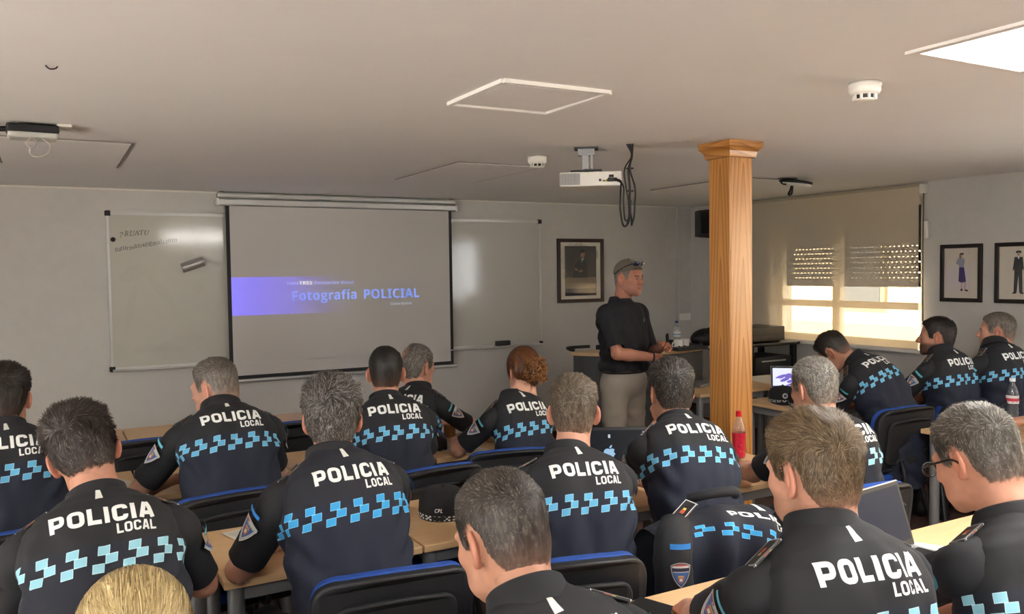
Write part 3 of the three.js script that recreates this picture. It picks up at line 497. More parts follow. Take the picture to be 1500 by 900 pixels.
// ------------------------------------------------------------------ uniform prints
function letters(c, str, x0, y0, w, h, th) {   // squarish rounded capitals drawn as strokes
  const wd = { P: 1, O: 1.05, L: 0.86, I: 0.34, C: 1, A: 1.08 }, gap = 0.17, tot = [...str].reduce((s, q) => s + wd[q], 0) + gap * (str.length - 1), u = w / tot;
  c.lineWidth = th; c.lineCap = 'butt'; c.lineJoin = 'miter'; let x = x0; const t = th / 2;
  for (const q of str) {
    const W = wd[q] * u, l = x + t, r = x + W - t, top = y0 + t, bot = y0 + h - t, k = Math.min(W, h) * 0.26; c.beginPath();
    if (q === 'I') { c.moveTo(x + W / 2, y0); c.lineTo(x + W / 2, y0 + h); }
    if (q === 'L') { c.moveTo(l, y0); c.lineTo(l, bot); c.lineTo(x + W, bot); }
    if (q === 'O') c.roundRect(l, top, r - l, bot - top, k);
    if (q === 'C') { c.moveTo(r, y0 + h * 0.34); c.lineTo(r, top + k); c.quadraticCurveTo(r, top, r - k, top); c.lineTo(l + k, top); c.quadraticCurveTo(l, top, l, top + k); c.lineTo(l, bot - k); c.quadraticCurveTo(l, bot, l + k, bot); c.lineTo(r - k, bot); c.quadraticCurveTo(r, bot, r, bot - k); c.lineTo(r, y0 + h * 0.66); }
    if (q === 'P') { c.moveTo(l, y0 + h); c.lineTo(l, top); c.lineTo(r - k, top); c.quadraticCurveTo(r, top, r, top + k); c.lineTo(r, y0 + h * 0.62 - k); c.quadraticCurveTo(r, y0 + h * 0.62, r - k, y0 + h * 0.62); c.lineTo(l, y0 + h * 0.62); }
    if (q === 'A') { c.moveTo(x + t * 0.9, y0 + h); c.lineTo(x + W * 0.5 - t * 0.35, y0); c.moveTo(x + W * 0.5 + t * 0.35, y0); c.lineTo(x + W - t * 0.9, y0 + h); c.moveTo(x + W * 0.24, y0 + h * 0.72); c.lineTo(x + W * 0.76, y0 + h * 0.72); }
    c.stroke(); x += W + gap * u;
  }
}
const SPAN = 0.64, PX = 1024 / SPAN;
function checkers(c, yTop, tone, s0 = -0.32, s1 = 0.32, k = 1) {
  for (let s = s0; s < s1; s += 0.0755 * k) for (const [off, row] of [[0.018, 0], [0.035, 1], [0, 2]]) {
    const x = (s + off * k + SPAN / 2) * PX, y = (yTop + row * 0.0222 * k) * PX, w = 0.029 * k * PX, h = 0.0208 * k * PX, q = 0.0035 * k * PX;
    c.beginPath(); c.moveTo(x + q, y); c.lineTo(x + w + q, y - h * 0.06); c.lineTo(x + w, y + h); c.lineTo(x, y + h * 1.06); c.closePath(); c.fillStyle = tone[0]; c.fill(); c.strokeStyle = tone[1]; c.lineWidth = 2.2; c.stroke();
  }
}
function backPrint(tone, base, low) {
  return canvas(1024, 1024, (c) => {
    c.fillStyle = base; c.fillRect(0, 0, 1024, 1024); c.fillStyle = low; c.fillRect(0, 0.188 * PX, 1024, 1024);
    const id = c.getImageData(0, 0, 1024, 1024), d = id.data; for (let i = 0; i < d.length; i += 4) { const n = (hash(i, 3, 1) - 0.5) * 7; d[i] += n; d[i + 1] += n; d[i + 2] += n; } c.putImageData(id, 0, 0);
    const X = (s) => (s + SPAN / 2) * PX;
    c.fillStyle = '#d9dad2'; c.beginPath(); c.moveTo(X(-0.004), 0.004 * PX); c.lineTo(X(0.003), 0.003 * PX); c.lineTo(X(0.0095), 0.056 * PX); c.lineTo(X(-0.009), 0.058 * PX); c.fill();
    c.strokeStyle = '#dcdedb'; letters(c, 'POLICIA', X(-0.12), 0.09 * PX, 0.245 * PX, 0.047 * PX, 0.0115 * PX); letters(c, 'LOCAL', X(0.03), 0.143 * PX, 0.096 * PX, 0.026 * PX, 0.0054 * PX);
    checkers(c, 0.194, tone, -0.32, 0.32, 0.94);
  });
}
const printA = backPrint(['#5aa9d0', '#a9d3e4'], '#17181c', '#11182a'), printB = backPrint(['#86bccb', '#b9dbe2'], '#17181b', '#121622'), printC = backPrint(['#2f97d2', '#8cc9ea'], '#171922', '#141a2c');
const cloth = (map) => phy(map ? 0xffffff : 0x17181c, 0.82, { map, sheen: 0.3, sheenColor: new THREE.Color(0x5d6472), sheenRoughness: 0.6 });
const shirtMats = [cloth(printA), cloth(printB), cloth(printC)], plainCloth = cloth(null);
const trouserMat = std(0x0f1013, 0.85);
const shield = (light) => canvas(256, 320, (c, w, h) => {
  c.clearRect(0, 0, w, h); const path = (m) => { c.beginPath(); c.moveTo(20 + m, 56 + m * 0.6); c.quadraticCurveTo(128, -22 + m * 1.6, 236 - m, 56 + m * 0.6); c.quadraticCurveTo(232 - m, 220 - m, 128, 312 - m * 1.5); c.quadraticCurveTo(24 + m, 220 - m, 20 + m, 56 + m * 0.6); c.closePath(); };
  c.fillStyle = light ? '#c9c8c4' : '#20242c'; path(0); c.fill(); c.fillStyle = light ? '#8f8f8e' : '#d8d8d4'; path(9); c.fill(); c.fillStyle = light ? '#c6c4c0' : '#23262c'; path(14); c.fill(); path(22); c.save(); c.clip();
  c.fillStyle = light ? '#c4c2be' : '#c9c9c6'; c.fillRect(0, 0, w, 130); c.fillStyle = '#a8505a'; c.fillRect(0, 20, light ? 120 : 256, light ? 62 : 44); c.fillStyle = '#1d2240'; c.fillRect(0, 86, light ? 96 : 256, 40); c.fillStyle = '#16181c'; for (let i = 0; i < 4; i++) for (const [a, b] of [[0, 0], [1, 1], [0, 2]]) c.fillRect(104 + i * 30 + a * 11, 90 + b * 11, 11, 11);
  c.fillStyle = '#3a5f9a'; c.fillRect(0, 130, w, 190); c.fillStyle = '#d9d6cf'; c.fillRect(0, 127, w, 5); c.fillStyle = '#c39a5a'; c.fillRect(100, 168, 56, 22); c.fillStyle = '#a8604e'; c.beginPath(); c.moveTo(92, 192); c.lineTo(164, 192); c.lineTo(148, 246); c.lineTo(108, 246); c.fill(); c.fillStyle = '#d8d4c8'; c.fillRect(114, 200, 28, 30);
  c.restore();
});
const shieldMats = [shield(true), shield(false)].map((t) => std(0xffffff, 0.6, { map: t, alphaTest: 0.5, side: THREE.DoubleSide }));
const barMat = std(0x5fb0c4, 0.6), barBlue = std(0x2a7fd0, 0.6);
const epauletteTex = canvas(256, 128, (c, w, h) => { c.fillStyle = '#101114'; c.fillRect(0, 0, w, h); c.strokeStyle = '#c9cac8'; c.lineWidth = 7; c.strokeRect(9, 9, w - 18, h - 18); c.fillStyle = '#a8442e'; c.fillRect(88, 44, 40, 40); c.fillStyle = '#c9a04a'; c.fillRect(132, 50, 26, 28); });
const epauletteMat = std(0xffffff, 0.6, { map: epauletteTex });
const skinMat = phy(0xffffff, 0.5, { vertexColors: true, specularIntensity: 0.6 }), hairMat = phy(0xffffff, 0.48, { vertexColors: true, side: THREE.DoubleSide, specularIntensity: 0.7 });

// ------------------------------------------------------------------ heads
function headSDF(o = {}) {
  const w = o.w ?? 1, jaw = o.jaw ?? 1, nk = o.neck ?? 1, es = o.ear ?? 1, fat = o.fat ?? 0;
  return (x, y, z) => {
    const ax = Math.abs(x);
    let d = ell(x, y, z, 0, 0.036, 0.012, 0.074 * w, 0.084, 0.096);
    d = smin(d, ell(x, y, z, 0, -0.02, 0.032, 0.063 * w, 0.062, 0.066), 0.03);
    d = smin(d, ell(x, y, z, 0, -0.03, -0.036, (0.058 + fat) * w, 0.078, 0.056), 0.03);
    d = smin(d, ell(ax, y, z, 0.012, -0.078, -0.04, (0.042 + fat) * jaw, 0.034, 0.05), 0.03);
    d = smin(d, Math.hypot(x, y + 0.1, z + 0.076) - 0.02, 0.022);
    d = smin(d, ell(ax, y, z, 0.024, 0.018, -0.078, 0.026, 0.011, 0.014), 0.02);
    d = smin(d, Math.hypot(ax - 0.04, y + 0.022, z + 0.066) - 0.017, 0.022);
    d = smax(d, -(Math.hypot(ax - 0.031, y + 0.002, z + 0.101) - 0.014), 0.012);
    d = smin(d, cone(x, y, z, [0, 0.008, -0.09], [0, -0.03, -0.112], 0.007, 0.0115), 0.012);
    d = smin(d, Math.hypot(ax - 0.011, y + 0.035, z + 0.1) - 0.0085, 0.008);
    d = smin(d, ell(x, y, z, 0, -0.058, -0.09, 0.02, 0.006, 0.008), 0.008);
    d = smin(d, ell(x, y, z, 0, -0.07, -0.088, 0.018, 0.006, 0.008), 0.008);
    d = smin(d, cone(x, y, z, [0, -0.03, 0.026], [0, -0.2, 0.05], 0.053 * nk, 0.058 * nk), 0.03);
    // ears: tilted dish with a rim
    const ex = ax - 0.079 * w, ey = y + 0.008, ez = z - 0.012, ca = Math.cos(0.5 * es), sa = Math.sin(0.5 * es), rx = ex * ca - ez * sa, rz = ex * sa + ez * ca;
    let e = ell(rx, ey, rz, 0, 0, 0, 0.0085, 0.033, 0.021);
    e = smax(e, -ell(rx, ey, rz, 0.008, 0.004, -0.001, 0.0075, 0.021, 0.012), 0.004);
    e = smin(e, Math.hypot(rx + 0.001, ey + 0.029, rz + 0.006) - 0.0085, 0.008);
    return smin(d, e, 0.007);
  };
}
const HL = [[-0.13, 0.082], [-0.085, 0.08], [-0.062, 0.058], [-0.05, 0.03], [-0.04, -0.012], [-0.018, -0.016], [-0.012, 0.02], [0.012, 0.032], [0.03, 0.012], [0.042, -0.035], [0.06, -0.068], [0.13, -0.07]];
const hairline = (z) => curve(HL, z)[0];
function makeHead(o, cell) {
  const g = nets(headSDF(o), [-0.108, -0.19, -0.135], [0.108, 0.128, 0.118], cell), sk = lin(o.skin ?? '#b98a72'), hc = lin(o.hair.color), k = o.hair;
  const mask = (x, y, z) => {
    let m = ss(0, 0.016, y - hairline(z) - (k.recede ?? 0) * ss(-0.03, -0.09, z) + 0.012 * (noise(x * 160, y * 160, z * 160) - 0.5));
    if (Math.abs(x) > 0.0765 * (o.w ?? 1) && y < 0.03 && z > -0.012 && z < 0.04) m = 0;      // ears
    if (k.bald) m *= 1 - k.bald[3] * ss(k.bald[4], k.bald[4] * 0.55, Math.hypot(x - k.bald[0], y - k.bald[1], z - k.bald[2]));
    return m;
  };
  const fade = (y) => mix(k.fade ?? 0.8, 1, ss(-0.07, 0.035, y));
  paint(g, (x, y, z) => {
    const ear = Math.abs(x) > 0.076 * (o.w ?? 1) && y < 0.03, n = 0.9 + 0.2 * noise(x * 70, y * 70, z * 70), red = ear ? 0.12 : 0.07 * ss(0.03, 0, Math.hypot(Math.abs(x) - 0.04, y + 0.03, z + 0.075));
    let c = [sk[0] * (n + red), sk[1] * (n - red * 0.4), sk[2] * (n - red * 0.4)];
    if (Math.hypot((Math.abs(x)) / 2.4, (y + 0.064) * 1.3, z + 0.095) < 0.011) c = [sk[0] * 0.85, sk[1] * 0.55, sk[2] * 0.52];           // lips
    const brow = ss(0.0075, 0.003, Math.abs(y - 0.02 + Math.abs(x) * 0.06)) * ss(0.012, 0.018, Math.abs(x)) * ss(0.052, 0.045, Math.abs(x)) * (z < -0.06 ? 1 : 0);
    c = c.map((q, i) => mix(q, lin(k.brow ?? k.color)[i] * 0.8, brow * 0.8));
    if (o.beard) { const b = ss(-0.03, -0.055, y) * ss(0.035, -0.005, z) * (y > -0.125 ? 1 : 0) * (Math.hypot(x / 2, (y + 0.064) * 1.2, z + 0.095) < 0.012 ? 0 : 1); c = c.map((q, i) => mix(q, lin(o.beardColor ?? k.color)[i], b * o.beard * (0.7 + 0.5 * noise(x * 300, y * 300, z * 300)))); }
    const m = mask(x, y, z) * fade(y) * (k.cover ?? 0.9) * (0.82 + 0.3 * noise(x * 260, y * 260, z * 260));
    return c.map((q, i) => mix(q, hc[i], clamp(m)));
  });
  // hair volume: the scalp pushed out in clumps, thinning to nothing at the hairline
  const P = g.attributes.position, Nn = g.attributes.normal, ms = new Float32Array(P.count), hb = g.clone(), hpz = hb.attributes.position, cA = lin(k.color), cB = lin(k.light ?? k.color), cG = lin(k.grey ?? k.color);
  const streak = (x, y, z, f) => { const t = ss(0.05, 0.1, y); return mix(noise(x * f, y * f * 0.22 + 3, z * f), noise(x * f, y * f, z * f * 0.22 + 5), t); };
  for (let i = 0; i < P.count; i++) {
    const x = P.getX(i), y = P.getY(i), z = P.getZ(i), m = (ms[i] = mask(x, y, z)), top = ss(0.01, 0.1, y), th = Math.pow(m, 0.7) * mix(k.volSide ?? (k.side ?? 0.01) * 0.75, k.vol ?? (k.top ?? 0.02) * 0.62, top) * mix(k.nape ?? 0.45, 1, ss(-0.07, 0.03, y)) * (0.6 + 0.35 * streak(x, y, z, 150) + 0.5 * noise(x * 55, y * 40, z * 55) * (k.mess ?? 0.5));
    hpz.setXYZ(i, x + Nn.getX(i) * th, y + Nn.getY(i) * th, z + Nn.getZ(i) * th);
  }
  const ok = []; { const ix = g.index.array; for (let t = 0; t < ix.length; t += 3) if (Math.min(ms[ix[t]], ms[ix[t + 1]], ms[ix[t + 2]]) > 0.06) ok.push(ix[t], ix[t + 1], ix[t + 2]); }
  hb.setIndex(ok); hb.computeVertexNormals();
  { const col = hb.attributes.color; for (let i = 0; i < P.count; i++) { const x = P.getX(i), y = P.getY(i), z = P.getZ(i), n = streak(x, y, z, 230), n2 = streak(x + 3, y, z, 330), gm = (k.greyMix ?? 0) * 1.1, w = ss(0.75 - gm * 0.6, 0.95 - gm * 0.5, n2) * (gm > 0 ? 0.45 : 0), c = cA.map((q, j) => mix(mix(q, cB[j], ss(0.35, 0.75, n) * 0.8), cG[j], w) * (0.75 + 0.5 * noise(x * 90, y * 90, z * 90))), bl = ss(0.1, 0.75, ms[i]) * mix(k.fade ?? 0.8, 1, ss(-0.07, 0.02, y)); col.setXYZ(i, mix(col.getX(i), c[0], bl), mix(col.getY(i), c[1], bl), mix(col.getZ(i), c[2], bl)); } }
  // eyes
  const eyes = []; for (const s of [-1, 1]) { const e = new THREE.SphereGeometry(0.0118, 14, 10).translate(s * 0.031, -0.003, -0.077); e.deleteAttribute('uv'); paint(e, (x, y, z) => (z < -0.086 && Math.hypot(x - s * 0.031, y + 0.003) < 0.006 ? [0.02, 0.015, 0.012]   : [0.34, 0.31, 0.29])); eyes.push(e); }
  return { geo: mergeGeometries([g, ...eyes].map((q) => (q.index ? q.toNonIndexed() : q))), scalp: hb, bare: g, mask, sdf: headSDF(o) };
}
function strands(head, o) {
  const k = o.hair, g = head.scalp, p = g.attributes.position, n = g.attributes.normal, ix = g.index.array, tri = [], cum = []; let tot = 0;
  for (let t = 0; t < ix.length; t += 3) {
    const a = ix[t], b = ix[t + 1], c = ix[t + 2], x = (p.getX(a) + p.getX(b) + p.getX(c)) / 3, y = (p.getY(a) + p.getY(b) + p.getY(c)) / 3, z = (p.getZ(a) + p.getZ(b) + p.getZ(c)) / 3;
    const bp = head.bare.attributes.position, m = head.mask(bp.getX(a), bp.getY(a), bp.getZ(a)) * mix(k.fade ?? 0.8, 1, ss(-0.06, 0.03, y)); if (m < 0.08) continue;
    tot += m; tri.push(a, b, c); cum.push(tot);
  }
  const N = k.n ?? 5000, pos = [], nor = [], col = [], idx = [], c0 = lin(k.color), c1 = lin(k.light ?? k.color), c2 = lin(k.grey ?? k.color), W = k.width ?? 0.0016, q = V(0, 0, 0), nn = V(0, 0, 0), fl = V(0, 0, 0), d = V(0, 0, 0), side = V(0, 0, 0);
  for (let s = 0; s < N; s++) {
    const r = rnd() * tot; let lo = 0, hi = cum.length - 1; while (lo < hi) { const m = (lo + hi) >> 1; cum[m] < r ? (lo = m + 1) : (hi = m); }
    let u = rnd(), v = rnd(); if (u + v > 1) { u = 1 - u; v = 1 - v; } const w = 1 - u - v, [a, b, c] = [tri[lo * 3], tri[lo * 3 + 1], tri[lo * 3 + 2]];
    q.set(0, 0, 0).addScaledVector(V(p.getX(a), p.getY(a), p.getZ(a)), w).addScaledVector(V(p.getX(b), p.getY(b), p.getZ(b)), u).addScaledVector(V(p.getX(c), p.getY(c), p.getZ(c)), v);
    nn.set(n.getX(a), n.getY(a), n.getZ(a)).normalize();
    const top = ss(0.035, 0.09, q.y), L = mix(k.side ?? 0.01, k.top ?? 0.02, top) * mix(k.nape ?? 0.45, 1, ss(-0.07, 0.02, q.y)) * rr(0.65, 1.15);
    const cl = noise(q.x * 45 + 9, q.y * 45, q.z * 45) - 0.5, cl2 = noise(q.x * 45, q.y * 45 + 31, q.z * 45) - 0.5;
    fl.set(...(k.flow ?? [0.1, 0.1, -1])).multiplyScalar(top).add(V(0, -1, 0.25).multiplyScalar(1 - top));
    fl.addScaledVector(V(cl, cl2, noise(q.x * 45, q.y * 45, q.z * 45 + 77) - 0.5), (k.mess ?? 0.5) * 2.2); fl.addScaledVector(nn, -fl.dot(nn)).normalize();
    const lift = clamp(mix(k.liftSide ?? 0.25, k.lift ?? 0.5, top) + 0.35 * cl2);
    d.copy(nn).multiplyScalar(lift).addScaledVector(fl, 1 - lift).add(V(rr(-1, 1), rr(-1, 1), rr(-1, 1)).multiplyScalar(0.16)).normalize();
    side.copy(d).cross(nn).normalize(); if (!(side.lengthSq() > 0.5)) side.set(1, 0, 0); side.addScaledVector(nn, rr(-0.5, 0.5)).normalize();
    const wv = rnd(), lw = rnd(), br = rr(0.75, 1.25), gr = (k.greyMix ?? 0) * mix(k.greySide ?? 1, 1, top), cc = c0.map((x, i) => mix(wv < gr ? c2[i] : mix(x, c1[i], lw), x, 0.15) * br);
    const base = pos.length / 3, P0 = q.clone().addScaledVector(nn, -0.001), curl = k.curl ?? 0;
    const chain = [P0];
    if (k.long) {   // long hair follows the skull
      const q2 = P0.clone(), dd = d.clone(), off = rr(0.004, k.long); for (let i = 0; i < 6; i++) { q2.addScaledVector(dd, L / 6); const e = 0.002, s0 = head.sdf(q2.x, q2.y, q2.z), gx = head.sdf(q2.x + e, q2.y, q2.z) - s0, gy = head.sdf(q2.x, q2.y + e, q2.z) - s0, gz = head.sdf(q2.x, q2.y, q2.z + e) - s0, gn = V(gx, gy, gz).normalize(); q2.addScaledVector(gn, (off - s0)); dd.addScaledVector(gn, -dd.dot(gn)).add(V(0, q2.z > 0.03 ? -0.25 : 0, 0.12)).normalize(); chain.push(q2.clone()); }
    } else {
      const P1 = P0.clone().addScaledVector(d, L * 0.5).addScaledVector(side, curl * L * rr(-0.4, 0.4)), d2 = d.clone().multiplyScalar(0.6).addScaledVector(fl, 0.4 + curl).addScaledVector(nn, -0.12).normalize(); chain.push(P1, P1.clone().addScaledVector(d2, L * 0.5).addScaledVector(side, curl * L * rr(-0.5, 0.5)));
    }
    chain.forEach((P, i) => { const hw = W * mix(0.5, 0.12, Math.pow(i / (chain.length - 1), 2)); for (const sg of [-1, 1]) { pos.push(P.x + side.x * hw * sg, P.y + side.y * hw * sg, P.z + side.z * hw * sg); const t = (k.long ? V(P.x, P.y - 0.02, P.z).normalize() : nn.clone()).addScaledVector(d, -0.15).addScaledVector(side, 0.35 * sg).normalize(); nor.push(t.x, t.y, t.z); col.push(...cc); } });
    for (let i = 0; i < chain.length - 1; i++) { const v0 = base + i * 2; idx.push(v0, v0 + 1, v0 + 3, v0, v0 + 3, v0 + 2); }
  }
  const h = new THREE.BufferGeometry(); h.setAttribute('position', new THREE.Float32BufferAttribute(pos, 3)); h.setAttribute('normal', new THREE.Float32BufferAttribute(nor, 3)); h.setAttribute('color', new THREE.Float32BufferAttribute(col, 3)); h.setIndex(idx); return mergeGeometries([h.toNonIndexed(), head.scalp.toNonIndexed()]);
}
// ------------------------------------------------------------------ hands
function handGeo(curl, spread = 1, thumb = 0.6) {
  const ch = [], F = [[-0.031, 0.066, 0.0088], [-0.0105, 0.077, 0.0092], [0.0105, 0.072, 0.009], [0.03, 0.057, 0.008]];
  F.forEach(([x, L, r], i) => {
    let p = [x, -0.002 - Math.abs(i - 1.3) * 0.002, -0.088], a = curl * 0.45 + i * 0.03; const sx = (x / 0.03) * 0.1 * spread;
    for (const [f, rad] of [[0.45, r], [0.32, r * 0.9], [0.23, r * 0.82]]) { const q = [p[0] + sx * L * f, p[1] - Math.sin(a) * L * f, p[2] - Math.cos(a) * L * f]; ch.push([p, q, rad, rad * 0.93]); p = q; a += curl * 0.75; }
  });
  const th = []; { let p = [-0.03, -0.006, -0.03]; for (const [dx, dy, dz, r0, r1] of [[-0.022, -0.008, -0.028, 0.0135, 0.0115], [-0.012 + 0.012 * thumb, -0.008 * curl, -0.028, 0.0112, 0.0098], [0.004 + 0.012 * thumb, -0.006 * curl, -0.024, 0.0098, 0.008]]) { const q = [p[0] + dx, p[1] + dy, p[2] + dz]; th.push([p, q, r0, r1]); p = q; } }
  const sdf = (x, y, z) => {
    let d = ell(x, y, z, 0, -0.001, -0.05, 0.041, 0.0155, 0.05); d = smin(d, cone(x, y, z, [0, 0, 0.03], [0, -0.001, -0.02], 0.027, 0.026), 0.02); d = smin(d, ell(x, y, z, -0.024, -0.006, -0.04, 0.016, 0.014, 0.03), 0.012);
    let t = 1; for (const [a, b, r0, r1] of th) t = smin(t, cone(x, y, z, a, b, r0, r1), 0.006); d = smin(d, t, 0.01);
    for (let i = 0; i < 4; i++) { let f = 1; for (let k = 0; k < 3; k++) f = smin(f, cone(x, y, z, ...ch[i * 3 + k]), 0.003); d = smin(d, f, 0.007); }
    return d;
  };
  return nets(sdf, [-0.1, -0.11, -0.19], [0.07, 0.04, 0.05], 0.0046);
}
const HANDS = { flat: handGeo(0.25), relaxed: handGeo(0.6, 0.6), grip: handGeo(1.35, 0.2, 1.1) };
function placeHand(kind, left, wrist, dir, up, sk) {
  const g = HANDS[kind].clone(); if (left) { g.scale(-1, 1, 1); flipped(g); }
  const z = dir.clone().normalize().negate(), x = up.clone().cross(z).normalize(), y = z.clone().cross(x);
  g.applyMatrix4(new THREE.Matrix4().makeBasis(x, y, z).setPosition(wrist.clone().addScaledVector(z, 0.0)));
  return paint(g, (a, b, c) => { const n = 0.92 + 0.16 * noise(a * 90, b * 90, c * 90); return [sk[0] * n * 1.03, sk[1] * n * 0.95, sk[2] * n * 0.93]; });
}
// ------------------------------------------------------------------ seated and standing figures
const SECT = [  // along the spine: half width, depth to the back, depth to the front
  [-0.2, 0.175, 0.12, 0.11], [0, 0.185, 0.13, 0.125], [0.25, 0.176, 0.115, 0.14], [0.5, 0.186, 0.112, 0.135], [0.7, 0.198, 0.118, 0.128], [0.8, 0.2, 0.116, 0.118], [0.87, 0.186, 0.108, 0.108], [0.92, 0.156, 0.098, 0.1], [0.96, 0.116, 0.086, 0.09], [1.0, 0.078, 0.07, 0.075], [1.03, 0.064, 0.062, 0.068]];
const SHOE = (() => {
  const g = nets((x, y, z) => { let d = ell(x, y, z, 0, 0.04, -0.1, 0.046, 0.042, 0.1); d = smin(d, ell(x, y, z, 0, 0.045, 0.02, 0.042, 0.05, 0.07), 0.03); d = smin(d, cone(x, y, z, [0, 0.06, 0.03], [0, 0.14, 0.035], 0.045, 0.044), 0.03); return Math.max(d, -y + 0.001); }, [-0.07, -0.02, -0.22], [0.07, 0.2, 0.11], 0.013);
  return g;
})();
const TROUSERS = new Map();
function seatedTrousers(reach) {
  const k = reach.toFixed(2); if (TROUSERS.has(k)) return TROUSERS.get(k);
  const g = nets((x, y, z) => {
    const ax = Math.abs(x); let d = ell(x, y, z, 0, 0.55, 0.0, 0.18, 0.1, 0.13);
    d = smin(d, cone(ax, y, z, [0.085, 0.535, -0.02], [0.13, 0.53, -reach], 0.083, 0.064), 0.04);
    d = smin(d, cone(ax, y, z, [0.13, 0.52, -reach], [0.14, 0.1, -reach + 0.03], 0.063, 0.052), 0.04);
    return d + 0.006 * Math.sin(z * 60 + x * 30) * Math.sin(y * 40);
  }, [-0.24, 0.02, -reach - 0.09], [0.24, 0.68, 0.16], 0.019);
  TROUSERS.set(k, g); return g;
}
function tubeSkin(path, rad, n = 22, seg = 26, wob = 0, seed = 0) {   // lofted sleeve or trouser leg with frames along a curve
  const cv = new THREE.CatmullRomCurve3(path, false, 'centripetal'), rows = [], frames = []; let x = null;
  for (let i = 0; i <= n; i++) {
    const t = i / n, c = cv.getPoint(t), T = cv.getTangent(t); if (!x) x = V(0, 1, 0).cross(T).normalize(); x.addScaledVector(T, -x.dot(T)).normalize(); const y = T.clone().cross(x), row = [];
    for (let j = 0; j <= seg; j++) { const a = j / seg * Math.PI * 2, w = wob * (fbm(3 + Math.cos(a) * 1.5 + seed, t * 6, Math.sin(a) * 1.5 + seed, 3) - 0.5) * 2, r = rad(t, a) + w * ss(0.05, 0.3, t); row.push([c.x + (x.x * Math.cos(a) + y.x * Math.sin(a)) * r, c.y + (x.y * Math.cos(a) + y.y * Math.sin(a)) * r, c.z + (x.z * Math.cos(a) + y.z * Math.sin(a)) * r]); }
    rows.push(row); frames.push({ c, T, x: x.clone(), y });
  }
  return { geo: skinRings(rows), frames, cv };
}
function person(o) {
  const yaw = o.yaw * Math.PI / 180, G = thing('person', o.label, 'person', [o.pel[0], 0, o.pel[1]], -yaw), seed = (o.seed = names.get('person') * 13.7);
  const loc = (p) => V(p[0] - o.pel[0], p[1], p[2] - o.pel[1]).applyAxisAngle(V(0, 1, 0), yaw), ws = (o.ws ?? 1) * 0.88;
  const N = loc(o.N), Hd = loc(o.H), P0 = V(0, o.hip ?? 0.5, 0), up = N.y - P0.y;
  const ctl = V(P0.x + (N.x) * 0.15, P0.y + up * (o.bend ?? 0.55), P0.z + (N.z - P0.z) * 0.12 + (o.slouch ?? 0.03));
  const B = (t) => { const u = 1 - t; return V(u * u * P0.x + 2 * u * t * ctl.x + t * t * N.x, u * u * P0.y + 2 * u * t * ctl.y + t * t * N.y, u * u * P0.z + 2 * u * t * ctl.z + t * t * N.z); };
  const tan = (t) => V(0, 0, 0).addScaledVector(ctl.clone().sub(P0), 2 * (1 - t)).addScaledVector(N.clone().sub(ctl), 2 * t).normalize();
  const frame = (t) => { const tc = clamp(t), T = tan(tc), c = B(tc); if (t < 0) c.addScaledVector(T, t * 0.6); if (t > 1) c.addScaledVector(T, (t - 1) * 0.6); const X = V(1, (o.tilt ?? 0) * clamp(t), 0); X.addScaledVector(T, -X.dot(T)).normalize(); return { c, T, X, Z: X.clone().cross(T) }; };
  const len = (() => { let s = 0, a = B(0); for (let i = 1; i <= 30; i++) { const b = B(i / 30); s += a.distanceTo(b); a = b; } return s; })();
  // ---- shirt torso
  const ts = []; for (let i = 0; i <= 44; i++) ts.push(mix(o.tmin ?? -0.2, 0.84, i / 44)); for (let i = 1; i <= 22; i++) ts.push(mix(0.84, 1.03, i / 22));
  const SEG = 72, nn = 2.35, depthScale = o.ds ?? 1, belly = o.belly ?? 0;
  const surf = (t, a, out = 0) => {
    const f = frame(t), [w0, bb, bf] = curve(SECT, t), wf = mix(1, ws, ss(1.0, 0.85, t)), s = Math.sin(a), c = Math.cos(a), r = Math.pow(Math.pow(Math.abs(s), nn) + Math.pow(Math.abs(c), nn), -1 / nn);
    const hunch = 0.018 * ss(0.45, 0.8, t) * ss(1.02, 0.85, t), bx = w0 * wf + out, bz = (c > 0 ? bb + hunch : bf + belly * ss(0.7, 0.3, t)) * mix(1, depthScale, ss(1, 0.85, t)) + out;
    // blades and spine groove, cloth folds
    let k = 0; if (c > 0) k -= 0.008 * Math.exp(-((s / 0.16) ** 2)) * ss(0.2, 0.4, t) * ss(0.95, 0.75, t);
    const y = t * len; let q = 0.013 * (fbm(s * 3 + seed, y * 6, c * 2, 3) - 0.47) * 2 * ss(1.0, 0.85, t) + 0.008 * Math.sin(y * 60 + s * 5 + 7 * noise(s * 2 + seed, y * 5)) * ss(0.45, 0.1, t) + 0.009 * Math.sin((Math.abs(s) * 0.22 - y) * 55 + 5 * noise(s * 3, y * 7, seed)) * ss(0.45, 0.8, Math.abs(s)) * ss(0.3, 0.5, t) * ss(0.85, 0.65, t);
    { const rg = 1 - Math.abs(2 * fbm(s * 2.2 + y * 3 + seed, y * 4.5 - s * 1.5, c * 1.5 + 4, 3) - 0.95); q += 0.012 * (rg * rg * rg - 0.55) * ss(1.0, 0.86, t); }
    return f.c.clone().addScaledVector(f.X, s * r * (bx + (k + q) * Math.abs(s))).addScaledVector(f.Z, c * r * (bz) + (k + q) * c * r);
  };
  const rows = [], uvs = [], spine = ts.map((t) => surf(t, 0)); const down = new Array(ts.length).fill(0); { let i1 = ts.findIndex((t) => t >= 0.995); for (let i = i1 - 1; i >= 0; i--) down[i] = down[i + 1] + spine[i].distanceTo(spine[i + 1]); for (let i = i1 + 1; i < ts.length; i++) down[i] = -0.02; }
